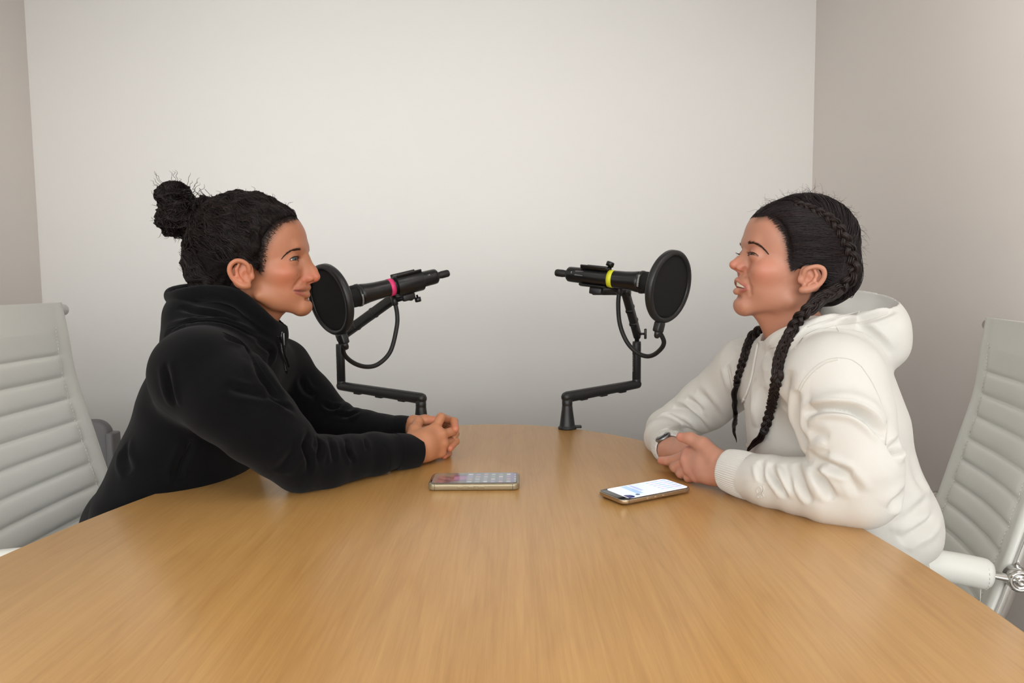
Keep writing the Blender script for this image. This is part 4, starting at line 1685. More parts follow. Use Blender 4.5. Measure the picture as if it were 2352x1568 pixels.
    knee, foot = pel + A([.40, 0, -.02]), pel + A([.26, 0, -.50])
    knee[2], foot[2] = .53, .085
    for a, b, ra, rb in lower_body(pel, 1, knee, foot, -.014):
        c.cone(a, b, ra, rb, .03)
    cV, cF = c.mesh(1); cV, cF = drop_islands(cV, cF)
    cc = np.tile(A(lin(*skin)), (len(cV), 1))
    nj = X(568, 742, 1.44)
    body = join_skin([(hV, hF, col), (cV, cF, cc), (rV, rF, hc[0]), (lV, lF, hc[1])],
                     [(0, 1, nj, unit(X(552, 790, 1.44) - X(580, 690, 1.44)), .075),
                      (2, 1, W1 + (wr - W1) * .75, unit(W1 - wr), .05), (3, 1, W2 + (wl - W2) * .75, unit(W2 - wl), .05)], 'body', wom)
    for e, fr, (ul, ll) in eyes:
        gz = unit(fr[0] + A([0, -.45, -.03])); eyeball(e, (gz, fr[1], fr[2]), .0122, (80, 92, 98), wom)
        lashes(ul, fr, wom, 24, .0060)
        lashes(ll, fr, wom, 14, .0025, lift=-.3)
    brow(tree, [(692, 573), (680, 573.5), (667, 576.5), (656, 584), (648, 592)], .0019, 300, 1, wom, Yh)
    # ---------------- trousers and shoes
    g = Field((-.92, 1.16, .0), (-.10, 1.70, .74), .007)
    for a, b, ra, rb in lower_body(pel, 1, knee, foot, .006):
        g.cone(a, b, ra, rb, .03)
    g.cone(pel, pel + A([0, 0, .06]), .112, .105, .03, lat=1.3)
    mesh('trousers', *g.mesh(1), M_TRB, wom)
    for sy in (-1, 1):
        q = foot + A([0, sy * .12, 0])
        V, F = Field(q - A([.1, .06, .1]), q + A([.2, .06, .06]), .006).cone(q + A([-.02, 0, -.045]), q + A([.12, 0, -.055]), .038, .030, .02).mesh(1)
        V[:, 2] = np.maximum(V[:, 2], .002)
        mesh('shoe', V, F, M_SHOE, wom)
    # ---------------- hoodie
    g = Field((-.93, 1.13, .50), (-.15, 1.72, 1.11), .0032)
    for a, b, ra, rb in ((X(360, 1275, 1.42), X(384, 1170, 1.42), .112, .116), (X(388, 1170, 1.42), X(428, 1070, 1.42), .116, .112),
                         (X(428, 1070, 1.42), X(484, 935, 1.43), .112, .112), (X(484, 935, 1.43), X(508, 830, 1.435), .112, .100)):
        g.cone(a, b, ra, rb, .03, lat=1.42)
    g.cone(X(500, 830, 1.435), X(560, 770, 1.44), .088, .066, .04, lat=1.2)
    g.chain([X(520, 835, 1.40), S1], [.075, .078], .04); g.chain([X(560, 830, 1.46), S2], [.07, .068], .04)
    # near sleeve
    g.chain([S1, X(530, 915, 1.255), X(592, 974, 1.25), X(648, 1024, 1.255), E1], [.084, .078, .0660, .0560, .0470], .014)
    g.chain([E1, X(745, 1060, 1.30), F1, X(860, 1043, 1.375), W1], [.0500, .0475, .0400, .0370, .0340], .012)
    # far sleeve
    g.chain([S2, X(700, 915, 1.605), E2], [.070, .060, .050], .02)
    g.chain([E2, X(840, 985, 1.57), W2], [.048, .036, .031], .012)
    for a in ((752, 905, 1.60, .022), (790, 932, 1.585, .019), (815, 945, 1.575, .017), (845, 958, 1.565, .015)):
        g.ell(X(a[0], a[1] + 14, a[2]), (a[3] * .8, .03, a[3]), .008)
    cut_plane(g, W1 + unit(wr - W1) * .006, wr - W1, .055)
    cut_plane(g, W2 + unit(wl - W2) * .004, wl - W2, .05)
    # raised collar and the hood lying on the back
    g.cone(X(570, 790, 1.44), X(590, 768, 1.44), .066, .060, .012, lat=1.05)
    g.ell(X(480, 748, 1.44), (.079, .105, .055), .02, 'add', A([[.96, 0, .28], [0, 1, 0], [-.28, 0, .96]]))
    g.ell(X(449, 722, 1.44), (.050, .085, .045), .016)
    g.ell(X(438, 792, 1.44), (.046, .095, .024), .010, 'add', A([[.86, 0, .5], [0, 1, 0], [-.5, 0, .86]]))
    rim = [X(642, 750, 1.44), X(622, 748, 1.398), X(585, 716, 1.380), X(540, 684, 1.372), X(480, 672, 1.378), X(420, 676, 1.395), X(398, 678, 1.44), X(420, 672, 1.487), X(480, 668, 1.503), X(545, 690, 1.505), X(600, 722, 1.497), X(630, 748, 1.48), X(642, 750, 1.44)]
    rim = spline(rim, 60)
    g.chain(rim, np.full(60, .0115), .010)
    # opening for neck, inside of the hood
    g.cone(X(585, 770, 1.44), X(603, 690, 1.44), .0535, .0545, .006, 'cut')
    g.ell(X(500, 660, 1.44), (.088, .060, .030), .012, 'cut', A([[.99, 0, .1], [0, 1, 0], [-.1, 0, .99]]))
    V, F = g.mesh(2); V, F = drop_islands(V, F)
    N = normals(V, F)
    V = V + N * (wob(V, 22, 11, .0045) + wob(V, 55, 12, .0012))[:, None]
    tr = bvh(V, F)
    Lp = lambda pts: [(210 + a / 2.8, 640 + b / 2.8) for a, b in pts]
    for pts, w, d in (
            ([(1040, 520), (1110, 640), (1180, 740), (1260, 800)], .010, -.007),
            ([(860, 680), (940, 715), (1060, 740), (1170, 760)], .007, -.005), ([(1090, 770), (1200, 790), (1310, 850)], .006, -.004),
            ([(1400, 990), (1370, 1080), (1400, 1170), (1390, 1260)], .006, -.006), ([(1450, 1010), (1470, 1090), (1440, 1180)], .006, -.005),
            ([(1530, 1020), (1550, 1100), (1560, 1190)], .005, -.004), ([(1640, 1030), (1650, 1110), (1690, 1180)], .005, -.004),
            ([(1760, 1030), (1770, 1100)], .004, -.003), ([(1330, 1060), (1260, 1170), (1200, 1240)], .009, -.005),
            ([(640, 1030), (610, 1120), (560, 1220), (540, 1300)], .008, -.005), ([(220, 1060), (210, 1150), (250, 1250)], .010, -.005),
            ([(470, 540), (490, 640), (510, 740), (540, 820)], .006, -.0045),
            ([(480, 330), (600, 300), (760, 285), (900, 300), (1060, 370)], .006, -.008), ([(470, 370), (560, 320), (700, 270)], .005, -.006),
            ([(560, 180), (660, 210), (800, 235), (950, 280)], .006, -.005), ([(850, 370), (960, 420), (1040, 500), (1090, 600)], .007, -.005),
            ([(1060, 400), (1120, 440), (1160, 480), (1130, 550)], .006, -.005), ([(1340, 640), (1380, 720), (1450, 760)], .007, -.006),
            ([(1480, 800), (1540, 830), (1600, 820)], .005, -.005), ([(1560, 870), (1640, 880), (1720, 850)], .005, -.004)):
        line, _ = hit_line(tr, Lp(pts), 30)
        V = fold(V, N, line, w * .9, d * 1.6)
    hood = mesh('hoodie', V, F, M_BLACKC, wom)
    tr = bvh(V, F)
    cuff(W1, W1 + unit(wr - W1) * .052 + A([0, 0, -.001]), .0355, .0315, 0, hood, M_BLACKC)
    cuff(W2, W2 + unit(wl - W2) * .040, .0325, .0285, 0, hood, M_BLACKC)
    for pts in ([(1885, 1060), (1915, 1110), (1925, 1170), (1920, 1230)], [(480, 330), (640, 275), (800, 268), (950, 310), (1070, 375)],
                [(845, 345), (960, 400), (1040, 500), (1110, 610), (1230, 770)], [(640, 1040), (590, 1150), (560, 1270)]):
        seam(tr, Lp(pts), hood, M_BLACKC, .0011)
    # zip with puller and the cords
    zp, zn = hit_line(tr, [(646, 762), (644, 785), (648, 815), (655, 850)], 30)
    if len(zp) > 3:
        mb = MB()
        for q in np.linspace(0, len(zp) - 1.01, 44):
            k = int(q); p = zp[k] + (zp[min(k + 1, len(zp) - 1)] - zp[k]) * (q - k)
            mb.add(*box(p + zn[k] * .0012, A([.0016, 0, 0]), A([0, .0016, 0]), A([0, 0, .0005])))
        mb.build('zip', M_STEEL, hood, smooth=False, kind='stuff')
        mesh('zip_puller', *box(zp[0] + zn[0] * .0045 + A([0, 0, -.012]), A([.0022, -.001, 0]), A([0.0004, .0012, 0]), A([0, 0, .012]), .0008), M_STEEL, hood, smooth=False)
    for pts in ([(636, 772), (640, 800), (650, 826), (658, 856)], [(641, 772), (650, 805), (662, 842)]):
        pos, nn = hit_line(tr, pts, 40)
        if len(pos) > 4:
            mesh('drawstring', *tube(pos + nn * .0025, .0022, 8), M_BLACKC, hood)
    # ---------------- hair
    q = Field(lo - A([.03, .01, 0]), hi + A([.0, .01, .02]), .0022)
    prims(q, [('E', 564, 560, 0, .1040, .0800, .0935, .01), ('E', 638, 547, 0, .0535, .0625, .0560, .02),
              ('E', 500, 605, 0, .050, .068, .060, .02), ('E', 505, 650, 0, .042, .058, .036, .02)], Yh)
    clip_poly(q, [W2d(*p) for p in [(680, 470), (684, 488, -.012), (660, 496, -.035), (636, 506, -.048), (616, 528, -.055), (603, 552, -.061), (597, 578, -.065), (594, 606, -.066), (588, 614, -.070), (574, 602, -.073), (552, 594, -.074), (540, 602, -.074), (533, 622, -.074), (537, 645, -.070), (548, 664, -.058), (556, 690, -.045), (470, 690), (425, 660), (400, 560), (420, 430), (690, 430)]], .005)
    qV, qF = q.mesh(2); qV, qF = drop_islands(qV, qF)
    qN = normals(qV, qF)
    qV = qV + qN * (wob(qV, 160, 21, .003) + wob(qV, 420, 22, .0011))[:, None]
    hair = mesh('hair', qV, qF, M_HAIRB, wom)
    hc_, hr_ = A([H(563, 560)[0], Yh, H(563, 560)[2]]), A([.1075, .0825, .0965])
    knot = H(470, 492)
    P0, P1 = [], []
    full = hair_line + [(598, 626), (590, 612)]
    qt = bvh(qV, qF)

    def on_cap(x, w):
        """point of the hair surface seen from above"""
        r_ = qt.ray_cast(Vector((x, Yh + w, 1.5)), Vector((0, 0, -1)))
        return None if r_[0] is None else A(r_[0])
    for _ in range(3300):
        u = RNG.uniform(0, 1)
        side = RNG.choice((-1, 1), p=(.7, .3))
        if u < .50:
            t = RNG.uniform(0, 7); k = int(min(t, 6.99))
            x = full[k][0] + (full[k + 1][0] - full[k][0]) * (t - k); y = full[k][1] + (full[k + 1][1] - full[k][1]) * (t - k)
            j_ = RNG.normal() * 6
            p, n_ = hit(tree, x - j_ - 3, y - j_ * .4 + RNG.normal() * 3)
            if p is None or abs(p[1] - Yh) > .09:
                continue
            if side > 0:
                p = mirror_pts(p, Yh)
        elif u < .68:
            w = RNG.uniform(-.055, .055)
            p = on_cap(H(688 - abs(w) * 420 - abs(RNG.normal()) * 22, 500)[0], w)
            if p is None:
                continue
        else:
            v = RNG.uniform(0, 1)
            x = 432 + 118 * v + RNG.normal() * 4; y = 600 + 74 * min(1, v * 2.4)
            p, n_ = hit(qt, 440 + 112 * v + RNG.normal() * 8, y + RNG.normal() * 6)
            if p is None:
                continue
            p = p + n_ * .002
            if side > 0:
                p = mirror_pts(p, Yh)
        P0.append(p)
        P1.append(knot + RNG.normal(size=3) * A([.010, .013, .013]))
    P0, P1 = A(P0), A(P1)
    lift = RNG.uniform(-.03, .030, len(P0))
    C = ell_path(P0, P1, hc_, hr_, 30, lift, wave=.0032, lam=.026, seed=4)
    C = drape(C, q, .0000, .0075)
    C = push_out(C + curl(C, .0030, .030, 44) * np.clip(np.linspace(0, 6, 30), 0, 1)[None, :, None], f, .0006)
    V, F = strands(C, np.concatenate([np.linspace(.00012, .0006, 9), np.full(19, .00066), [.0006, .0005]]), 3)
    mesh('hair_strand', V, F, M_HAIR, hair, col=hair_col(len(C), 30, 3, (24, 15, 13)), kind='stuff')
    # soft short hairs over the temple
    P0 = []; P1 = []
    for _ in range(420):
        t = RNG.uniform(1.2, 6.8); k = int(t)
        x = full[k][0] + (full[k + 1][0] - full[k][0]) * (t - k); y = full[k][1] + (full[k + 1][1] - full[k][1]) * (t - k)
        p, n_ = hit(tree, x + RNG.uniform(-3, 11), y + RNG.uniform(-4, 5))
        if p is None:
            continue
        d = unit(knot - p); l = RNG.uniform(.015, .035)
        s = np.linspace(0, 1, 9)[:, None]
        cv = p + d * l * s + n_ * (.0012 + .004 * s * RNG.uniform(0, 1)) + A([0, 0, .006]) * s * s * RNG.normal()
        P0.append(cv)
    P0 = A(P0)
    for k, o in enumerate((P0, mirror_pts(P0, Yh))):
        V, F = strands(o, np.linspace(.00032, .0002, 9), 3)
        mesh('hair_strand', V, F, M_HAIR, hair, col=hair_col(len(o), 9, 3, (58, 40, 32), .3), kind='stuff')
    # bun: three rolled lobes and their coils
    b = Field(P(350, 560, Yh) - A([0, .07, 0]), P(500, 405, Yh) + A([0, .07, .0]), .0024)
    prims(b, [('E', 402, 455, 0, .029, .034, .026, .012), ('E', 412, 502, 0, .036, .044, .033, .012), ('E', 438, 515, 0, .028, .034, .024, .012), ('C', (440, 495, 0), (476, 492, 0), .024, .022, .012)], Yh)
    bV, bF = b.mesh(2)
    bV = bV + normals(bV, bF) * (wob(bV, 220, 31, .004) + wob(bV, 500, 32, .0015))[:, None]
    bun = mesh('hair_bun', bV, bF, M_HAIRB, wom)
    coils = []
    for (cx, cy, r, nn) in ((402, 455, (.030, .036, .028), 120), (412, 502, (.037, .046, .035), 190), (438, 514, (.029, .036, .026), 90), (472, 480, (.016, .034, .022), 60)):
        for _ in range(nn * 2):
            ax = unit(RNG.normal(size=3) * A([1, .5, 1])); u_ = unit(np.cross(ax, RNG.normal(size=3))); v_ = np.cross(ax, u_)
            a = np.linspace(0, RNG.uniform(2.2, 5.0), 30)[:, None] + RNG.uniform(0, 6.28)
            off = RNG.uniform(-.45, .45)
            rr = math.sqrt(1 - off * off) * RNG.uniform(.94, 1.10)
            cv = H(cx, cy) + A(r) * (u_ * np.cos(a) * rr + v_ * np.sin(a) * rr + ax * off) + .0008 * np.sin(a * RNG.uniform(5, 11) + RNG.uniform(0, 6)) * RNG.normal(size=3)
            coils.append(cv + curl(cv, .0030, .022, 9))
    V, F = strands(A(coils), np.concatenate([[.0003], np.full(28, .00075), [.0003]]), 3)
    mesh('hair_strand', V, F, M_HAIR, bun, col=hair_col(len(coils), 30, 3, (24, 15, 14)), kind='stuff')
    # loose curls and flyaways
    fly = []
    for _ in range(260):
        k = RNG.uniform()
        if k < .30:
            a0 = H(RNG.uniform(370, 450), RNG.uniform(425, 530), RNG.uniform(-.03, .03)); d = unit(a0 - H(415, 485)); l = .028
        elif k < .62:
            a0 = on_cap(H(RNG.uniform(480, 686), 500)[0], RNG.uniform(-.03, .03))
            if a0 is None:
                continue
            a0 = a0 - A([0, 0, .002]); d = unit(A([RNG.normal() * .8, RNG.normal() * .3, 1])); l = .016
        else:
            y = RNG.uniform(560, 668); a0 = H(428 + abs(y - 590) * .25 + 3, y, RNG.uniform(-.04, .03)); d = unit(A([-1, RNG.normal() * .3, RNG.normal() * .5])); l = .018
        s = np.linspace(0, 1, 16)[:, None]
        e1, e2 = unit(np.cross(d, RNG.normal(size=3))), None
        e2 = np.cross(d, e1)
        w = RNG.uniform(1, 2.6) * 2 * np.pi; am = RNG.uniform(.001, .0042)
        fly.append(a0 + d * l * RNG.uniform(.4, 1.3) * s + am * s * (e1 * np.cos(w * s) + e2 * np.sin(w * s)))
    for (x, y) in ((506, 452), (512, 447), (521, 448), (528, 452), (468, 462), (480, 466)):      # the small upright loops
        a = np.linspace(0, 1, 16)[:, None]
        p = spline([H(x - 8, y + 18), H(x - 3, y + 6), H(x + 6, y - 3), H(x + 12, y + 1), H(x + 7, y + 12)], 16)
        for _ in range(3):
            fly.append(p + RNG.normal(size=3) * .0012)
    V, F = strands(A(fly), np.concatenate([np.full(12, .00042), [.0004, .0003, .0002, .0001]]), 3)
    mesh('flyaway_hair', V, F, M_HAIR, hair, col=hair_col(len(fly), 16, 3, (36, 25, 22), .3), kind='stuff')
    return wom


woman_black()


# ================================================================== the woman in white
def woman_white():
    Yh = 1.34
    wom = thing('person', 'woman in white hoodie with two long dark braids, smiling, hands folded on table', 'person', (.66, 1.32, 0))
    H = lambda x, y, w=0: P(x, y, Yh + w)
    X = lambda a, b, c: P(a, b, c)
    lo = A([H(1664, 600)[0], Yh - .105, H(1800, 812)[2]]); hi = A([H(1990, 600)[0], Yh + .105, H(1850, 440)[2]])
    f = Field(lo, hi, .0014)
    prims(f, [
        ('E', 1836, 562, 0, .0930, .0715, .0850, .01, 'add', -6),
        ('E', 1776, 545, 0, .0470, .0585, .0500, .02),
        ('E', 1781, 615, 0, .0530, .0560, .0720, .02),
        ('E', 1727, 652, 0, .0270, .0290, .0270, .014),
        ('E', 1710, 698, 0, .0160, .0185, .0155, .014),
        ('C', (1812, 690, -.046), (1716, 704, -.010), .0125, .0120, .02),
        ('E', 1772, 655, -.024, .038, .0280, .040, .02),
        ('E', 1762, 622, -.040, .026, .0190, .018, .018),
        ('E', 1852, 650, 0, .05, .048, .050, .03),
        ('C', (1806, 690, 0), (1842, 812, 0), .0455, .054, .016),
        ('C', (1757, 722, 0), (1782, 756, 0), .0165, .020, .018),
        ('E', 1733, 556, -.018, .0085, .0175, .008, .014),
        ('E', 1727, 585, -.033, .0090, .0145, .0085, .010, 'cut'),
        # nose, slightly upturned
        ('C', (1721, 579, 0), (1700, 598, 0), .0068, .0076, .009),
        ('C', (1700, 598, 0), (1685.5, 607.5, 0), .0074, .0080, .006),
        ('C', (1720, 586, -.005), (1707, 609, -.0080), .0066, .0070, .009),
        ('E', 1703, 614, -.0102, .0098, .0048, .0064, .0045),
        ('C', (1688, 611, 0), (1700, 622, 0), .0050, .0056, .005),
        ('E', 1694, 620, -.0060, .0060, .0032, .0040, .0015, 'cut'),
        ('C', (1695, 628, 0), (1691, 637, 0), .0012, .0014, .003, 'cut'),
        ('E', 1693, 682, 0, .0040, .012, .003, .006, 'cut'),
    ], Yh)
    tV, tF = f.mesh(1)
    fd = draw_on(tV, tF, [(1710, 618), (1713, 630), (1717, 644), (1722, 660), (1724, 674)], (1690, 630), Yh)
    for q in (fd[:5], fd[6:]):
        f.chain(q, [.0013, .0020, .0022, .0018, .0010], .006, 'cut')
    # open smile: the gap first, then lips along its rims
    gap = draw_on(tV, tF, [(1716, 660.5), (1710, 659.5), (1703, 657)], (1690, 653.5), Yh)
    gk = A([.0005, .0018, .0034, .0052, .0034, .0018, .0005])
    up_l = draw_on(tV, tF, [(1715, 658.5), (1709, 654), (1702, 648)], (1694.5, 642.5), Yh)
    lw_l = draw_on(tV, tF, [(1715, 662), (1708, 665.5), (1700, 668)], (1691.5, 669), Yh)
    mc = A(gap[0])
    gap = spline(gap, 25); gk = np.interp(np.linspace(0, 6, 25), range(7), gk)
    up_l, lw_l = spline(up_l, 19), spline(lw_l, 19)
    ku = np.interp(np.linspace(0, 6, 19), range(7), A([.0009, .0018, .0028, .0040, .0028, .0018, .0009]))
    kl = np.interp(np.linspace(0, 6, 19), range(7), A([.0012, .0026, .0038, .0048, .0038, .0026, .0012]))
    deep = gap + np.column_stack([.004 * np.sin(np.linspace(0, np.pi, 25)), (Yh - gap[:, 1]) * .12, np.zeros(25)])
    f.chain(up_l, ku, .0035); f.chain(lw_l, kl, .0035)
    f.chain(gap, gk, .001, 'cut'); f.chain(deep, gk, .001, 'cut')
    tilt = math.radians(9)
    eyes = []
    for sg in (-1, 1):
        e = H(1738.5, 587, -.031); e = e if sg < 0 else mirror_pts(e, Yh)
        fr = (A([-math.cos(tilt), 0, math.sin(tilt)]), A([0, sg, 0.0]), A([math.sin(tilt), 0, math.cos(tilt)]))
        lines = eye_parts(f, e, fr, .0128, .0022, 0)
        eyes.append((e, fr, lines))
    for sg in (-1, 1):
        E = lambda x, y, w: H(x, y, w) if sg < 0 else mirror_pts(H(x, y, w), Yh)
        rt = A([[.93, 0, .36], [0, 1, 0], [-.36, 0, .93]])
        f.ell(E(1862, 638, -.0715), (.0185, .0070, .0250), .005, 'add', rt)
        f.ell(E(1855, 641, -.0815), (.0085, .0080, .0105), .003, 'cut', rt)
        f.ell(E(1869, 624, -.0825), (.0085, .0045, .0070), .003, 'cut', rt)
        hel = [E(1846, 637, -.0735), E(1848, 622, -.078), E(1862, 614, -.083), E(1878, 612, -.086), E(1890, 617, -.088), E(1894, 629, -.0875), E(1889, 644, -.0845), E(1876, 657, -.0805), E(1858, 665, -.0765), E(1842, 666, -.0720)]
        hel = spline(hel, 30)
        f.chain(hel, np.interp(np.linspace(0, 1, 30), [0, .3, .7, .85, 1], [.0022, .0026, .0028, .0042, .0056]), .004)
        f.chain([E(1871, 620, -.0815), E(1876, 632, -.0825), E(1870, 646, -.0812), E(1857, 654, -.0785)], [.0026, .0028, .003, .0026], .003)
        f.ell(E(1838, 642, -.0715), (.0046, .0036, .0060), .005)
    hV, hF = f.mesh(2); hV, hF = drop_islands(hV, hF)
    skin = (184, 130, 106)
    col = np.tile(A(lin(*skin)), (len(hV), 1)) * (1 + .05 * wob(hV, 60, 33, .5))[:, None]
    B = lambda x, y, w, r, c, s: [(H(x, y, w), r, c, s)] + ([(mirror_pts(H(x, y, w), Yh), r, c, s)] if w else [])
    col = blobs(hV, col, sum([
        B(1755, 625, -.052, .026, (206, 126, 106), .45), B(1684, 610, 0, .014, (206, 122, 102), .55), B(1704, 616, -.012, .010, (196, 116, 100), .4),
        B(1728, 598, -.04, .011, (180, 118, 96), .4), B(1700, 705, 0, .02, (204, 144, 122), .3), B(1868, 640, -.085, .022, (214, 142, 118), .5),
        B(1727, 570, -.03, .012, (186, 118, 98), .45), B(1790, 730, -.04, .035, (184, 126, 100), .5),
        B(1722, 703, -.03, .0015, (70, 44, 36), .9), B(1769, 642, -.06, .0014, (110, 70, 54), .8), B(1766, 667, -.06, .0013, (120, 78, 60), .8)], []))
    lipc = A(lin(172, 92, 86))
    for ln_, rr in ((up_l, ku), (lw_l, kl)):
        d = line_dist(hV, ln_)
        w = np.clip((rr.max() * .9 + .0008 - d) / .0016, 0, 1) * np.clip((mc[0] + .002 - hV[:, 0]) / .004, 0, 1)
        col += (w * .85)[:, None] * (lipc - col)
    d = np.minimum(line_dist(hV, deep), line_dist(hV, gap))
    inside = line_dist(hV, (deep + A([.003, 0, 0]))[6:-6])
    w = np.clip((.0050 - inside) / .001, 0, 1)
    col += (w * .9)[:, None] * (A(lin(72, 30, 28)) - col)
    W2d = lambda x, y, w=0: (P(x, y, Yh + w)[0], P(x, y, Yh + w)[2])
    col = scalp(hV, col, [W2d(*p) for p in [(1690, 430), (1738, 501, -.012), (1757, 498, -.030), (1774, 500, -.042), (1791, 517, -.052), (1805, 544, -.060), (1811, 572, -.064), (1814, 600, -.066), (1820, 622, -.068), (1846, 612, -.072), (1876, 610, -.074), (1888, 630, -.074), (1882, 650, -.070), (1866, 680, -.058), (1850, 704, -.045), (1880, 720), (1980, 690), (2010, 600), (1985, 430)]], (30, 21, 20))
    hair_line = [(1741, 502), (1757, 499), (1772, 500), (1788, 517), (1803, 544), (1810, 572), (1813, 600), (1820, 622)]
    tree = bvh(hV, hF)
    hl3 = [q for q in (hit(tree, *p)[0] for p in hair_line) if q is not None]
    for L3 in (hl3, [mirror_pts(q, Yh) for q in hl3]):
        w = np.clip(1 - line_dist(hV, L3) / .012, 0, 1) ** 1.3 * .6
        col += w[:, None] * (A(lin(56, 38, 34)) - col)
    # ---------------- hands
    fl_ = Field(X(1505, 1125, 1.20) * A([1, 0, 1]) + A([-.02, 1.19, -.03]), X(1690, 985, 1.40) * A([1, 0, 1]) + A([.02, 1.42, .03]), .0012)
    wl = X(1672, 1079, 1.235)
    kn = [(X(1583, 1040, 1.315), .0118), (X(1578, 1058, 1.305), .0120), (X(1585, 1078, 1.292), .0115), (X(1600, 1094, 1.276), .0105)]
    fan_hand(fl_, wl, .0255, kn, [
        [(kn[0][0], .0105), (X(1553, 1055, 1.340), .0094), (X(1533, 1058, 1.356), .0084), (X(1519, 1057, 1.368), .0074)],
        [(kn[1][0], .0102), (X(1551, 1073, 1.328), .0094), (X(1547, 1071, 1.350), .0082), (X(1560, 1062, 1.365), .0074)],
        [(kn[2][0], .0098), (X(1564, 1087, 1.310), .0088), (X(1560, 1084, 1.332), .0080), (X(1572, 1074, 1.345), .0072)],
        [(kn[3][0], .0090), (X(1581, 1097, 1.294), .0080), (X(1577, 1093, 1.314), .0072), (X(1588, 1085, 1.325), .0064)]],
        [(X(1648, 1056, 1.25), .0185), (X(1614, 1022, 1.285), .0140), (X(1586, 1007, 1.306), .0108), (X(1564, 1003.5, 1.318), .0084)])
    lV, lF = fl_.mesh(2); lV, lF = drop_islands(lV, lF)
    fr_ = Field(X(1505, 1125, 1.30) * A([1, 0, 1]) + A([-.02, 1.27, -.03]), X(1640, 985, 1.40) * A([1, 0, 1]) + A([.02, 1.50, .03]), .0012)
    wr = X(1541, 1033, 1.435)
    kn2 = [(X(1592, 1028, 1.362), .0112), (X(1590, 1040, 1.356), .0115), (X(1584, 1050, 1.352), .0110), (X(1574, 1056, 1.356), .0100)]
    fan_hand(fr_, wr, .0215, kn2, [
        [(kn2[0][0], .0098), (X(1616, 1035, 1.330), .0088), (X(1626, 1048, 1.312), .0080), (X(1622, 1060, 1.302), .0072)],
        [(kn2[1][0], .0098), (X(1612, 1050, 1.325), .0090), (X(1620, 1062, 1.308), .0082), (X(1614, 1070, 1.300), .0074)],
        [(kn2[2][0], .0094), (X(1604, 1062, 1.322), .0086), (X(1610, 1072, 1.308), .0078), (X(1604, 1078, 1.302), .0070)],
        [(kn2[3][0], .0088), (X(1592, 1068, 1.330), .0078), (X(1596, 1077, 1.318), .0070), (X(1592, 1082, 1.312), .0062)]],
        [(X(1545, 1048, 1.41), .0140), (X(1557, 1058, 1.388), .0112), (X(1572, 1062, 1.372), .0096), (X(1586, 1062, 1.362), .0080)])
    rV, rF = fr_.mesh(2); rV, rF = drop_islands(rV, rF)
    hc = []
    for V_, ks, tips in ((lV, kn, [(1519, 1057, 1.368), (1564, 1003, 1.318)]), (rV, kn2, [])):
        c_ = np.tile(A(lin(188, 135, 112)), (len(V_), 1)) * (1 + .05 * wob(V_, 90, 45, .6))[:, None]
        hc.append(blobs(V_, c_, [(k[0], .014, (206, 132, 116), .5) for k in ks] + [(X(*q), .014, (202, 120, 104), .6) for q in tips]))
    # ---------------- body under the cloth
    S1, M1, E1 = X(1912, 880, 1.145), X(1950, 1005, 1.085), X(1978, 1128, 1.065)
    F1, W1 = X(1830, 1116, 1.125), X(1722, 1094, 1.195)
    S2, E2, W2 = X(1712, 850, 1.50), X(1532, 988, 1.64), X(1533, 1024, 1.475)
    pel, wai, che, ucb = X(1950, 1300, 1.30), X(1955, 1130, 1.31), X(1905, 960, 1.32), X(1870, 850, 1.325)
    c = Field((.12, .98, .02), (.86, 1.72, 1.08), .0055)
    for a, b, ra, rb in ((pel, wai, .105, .095), (wai, che, .095, .100), (che, ucb, .100, .08)):
        c.cone(a, b, ra, rb, .03, lat=1.3)
    c.cone(ucb, X(1840, 790, 1.335), .06, .054, .03); c.cone(X(1840, 790, 1.335), X(1824, 748, 1.34), .054, .0535, .01)
    c.chain([ucb, S1], [.06, .056], .03); c.chain([ucb, S2], [.06, .054], .03)
    c.chain([S1, M1, E1, F1, W1], [.046, .038, .032, .027, .025], .010)
    c.chain([S2, X(1620, 930, 1.585), E2, X(1526, 1005, 1.56), W2], [.040, .034, .030, .026, .022], .012)
    knee, foot = pel + A([-.40, .02, 0]), pel + A([-.24, .02, 0])
    knee[2], foot[2] = .50, .085
    for a, b, ra, rb in lower_body(pel, -1, knee, foot, -.014):
        c.cone(a, b, ra, rb, .03)
    cV, cF = c.mesh(1); cV, cF = drop_islands(cV, cF)
    nj = X(1822, 752, 1.34)
    join_skin([(hV, hF, col), (cV, cF, np.tile(A(lin(*skin)), (len(cV), 1))), (lV, lF, hc[0]), (rV, rF, hc[1])],
              [(0, 1, nj, unit(X(1842, 800, 1.34) - X(1806, 690, 1.34)), .075),
               (2, 1, W1 + (wl - W1) * .7, unit(W1 - wl), .05), (3, 1, W2 + (wr - W2) * .5, unit(W2 - wr), .045)], 'body', wom)
    for e, fr, (ul, ll) in eyes:
        gz = unit(fr[0] + A([0, -.38, -.05])); eyeball(e, (gz, fr[1], fr[2]), .0122, (44, 36, 26), wom)
        lashes(ul, fr, wom, 22, .0055)
        lashes(ll, fr, wom, 12, .0022, lift=-.3)
    brow(tree, [(1717, 559), (1731, 558), (1745, 564), (1756, 573), (1763, 580)], .0020, 300, 1, wom, Yh)
    # teeth: an upper row of single crowns
    arc = spline([H(1713, 658.5, -.0215), H(1704, 656.5, -.0165), H(1697.5, 654.5, -.0085), H(1693.5, 653.5, 0), H(1697.5, 654.5, .0085), H(1704, 656.5, .0165), H(1713, 658.5, .0215)], 61)
    arc = arc + A([.0012, 0, .0012])
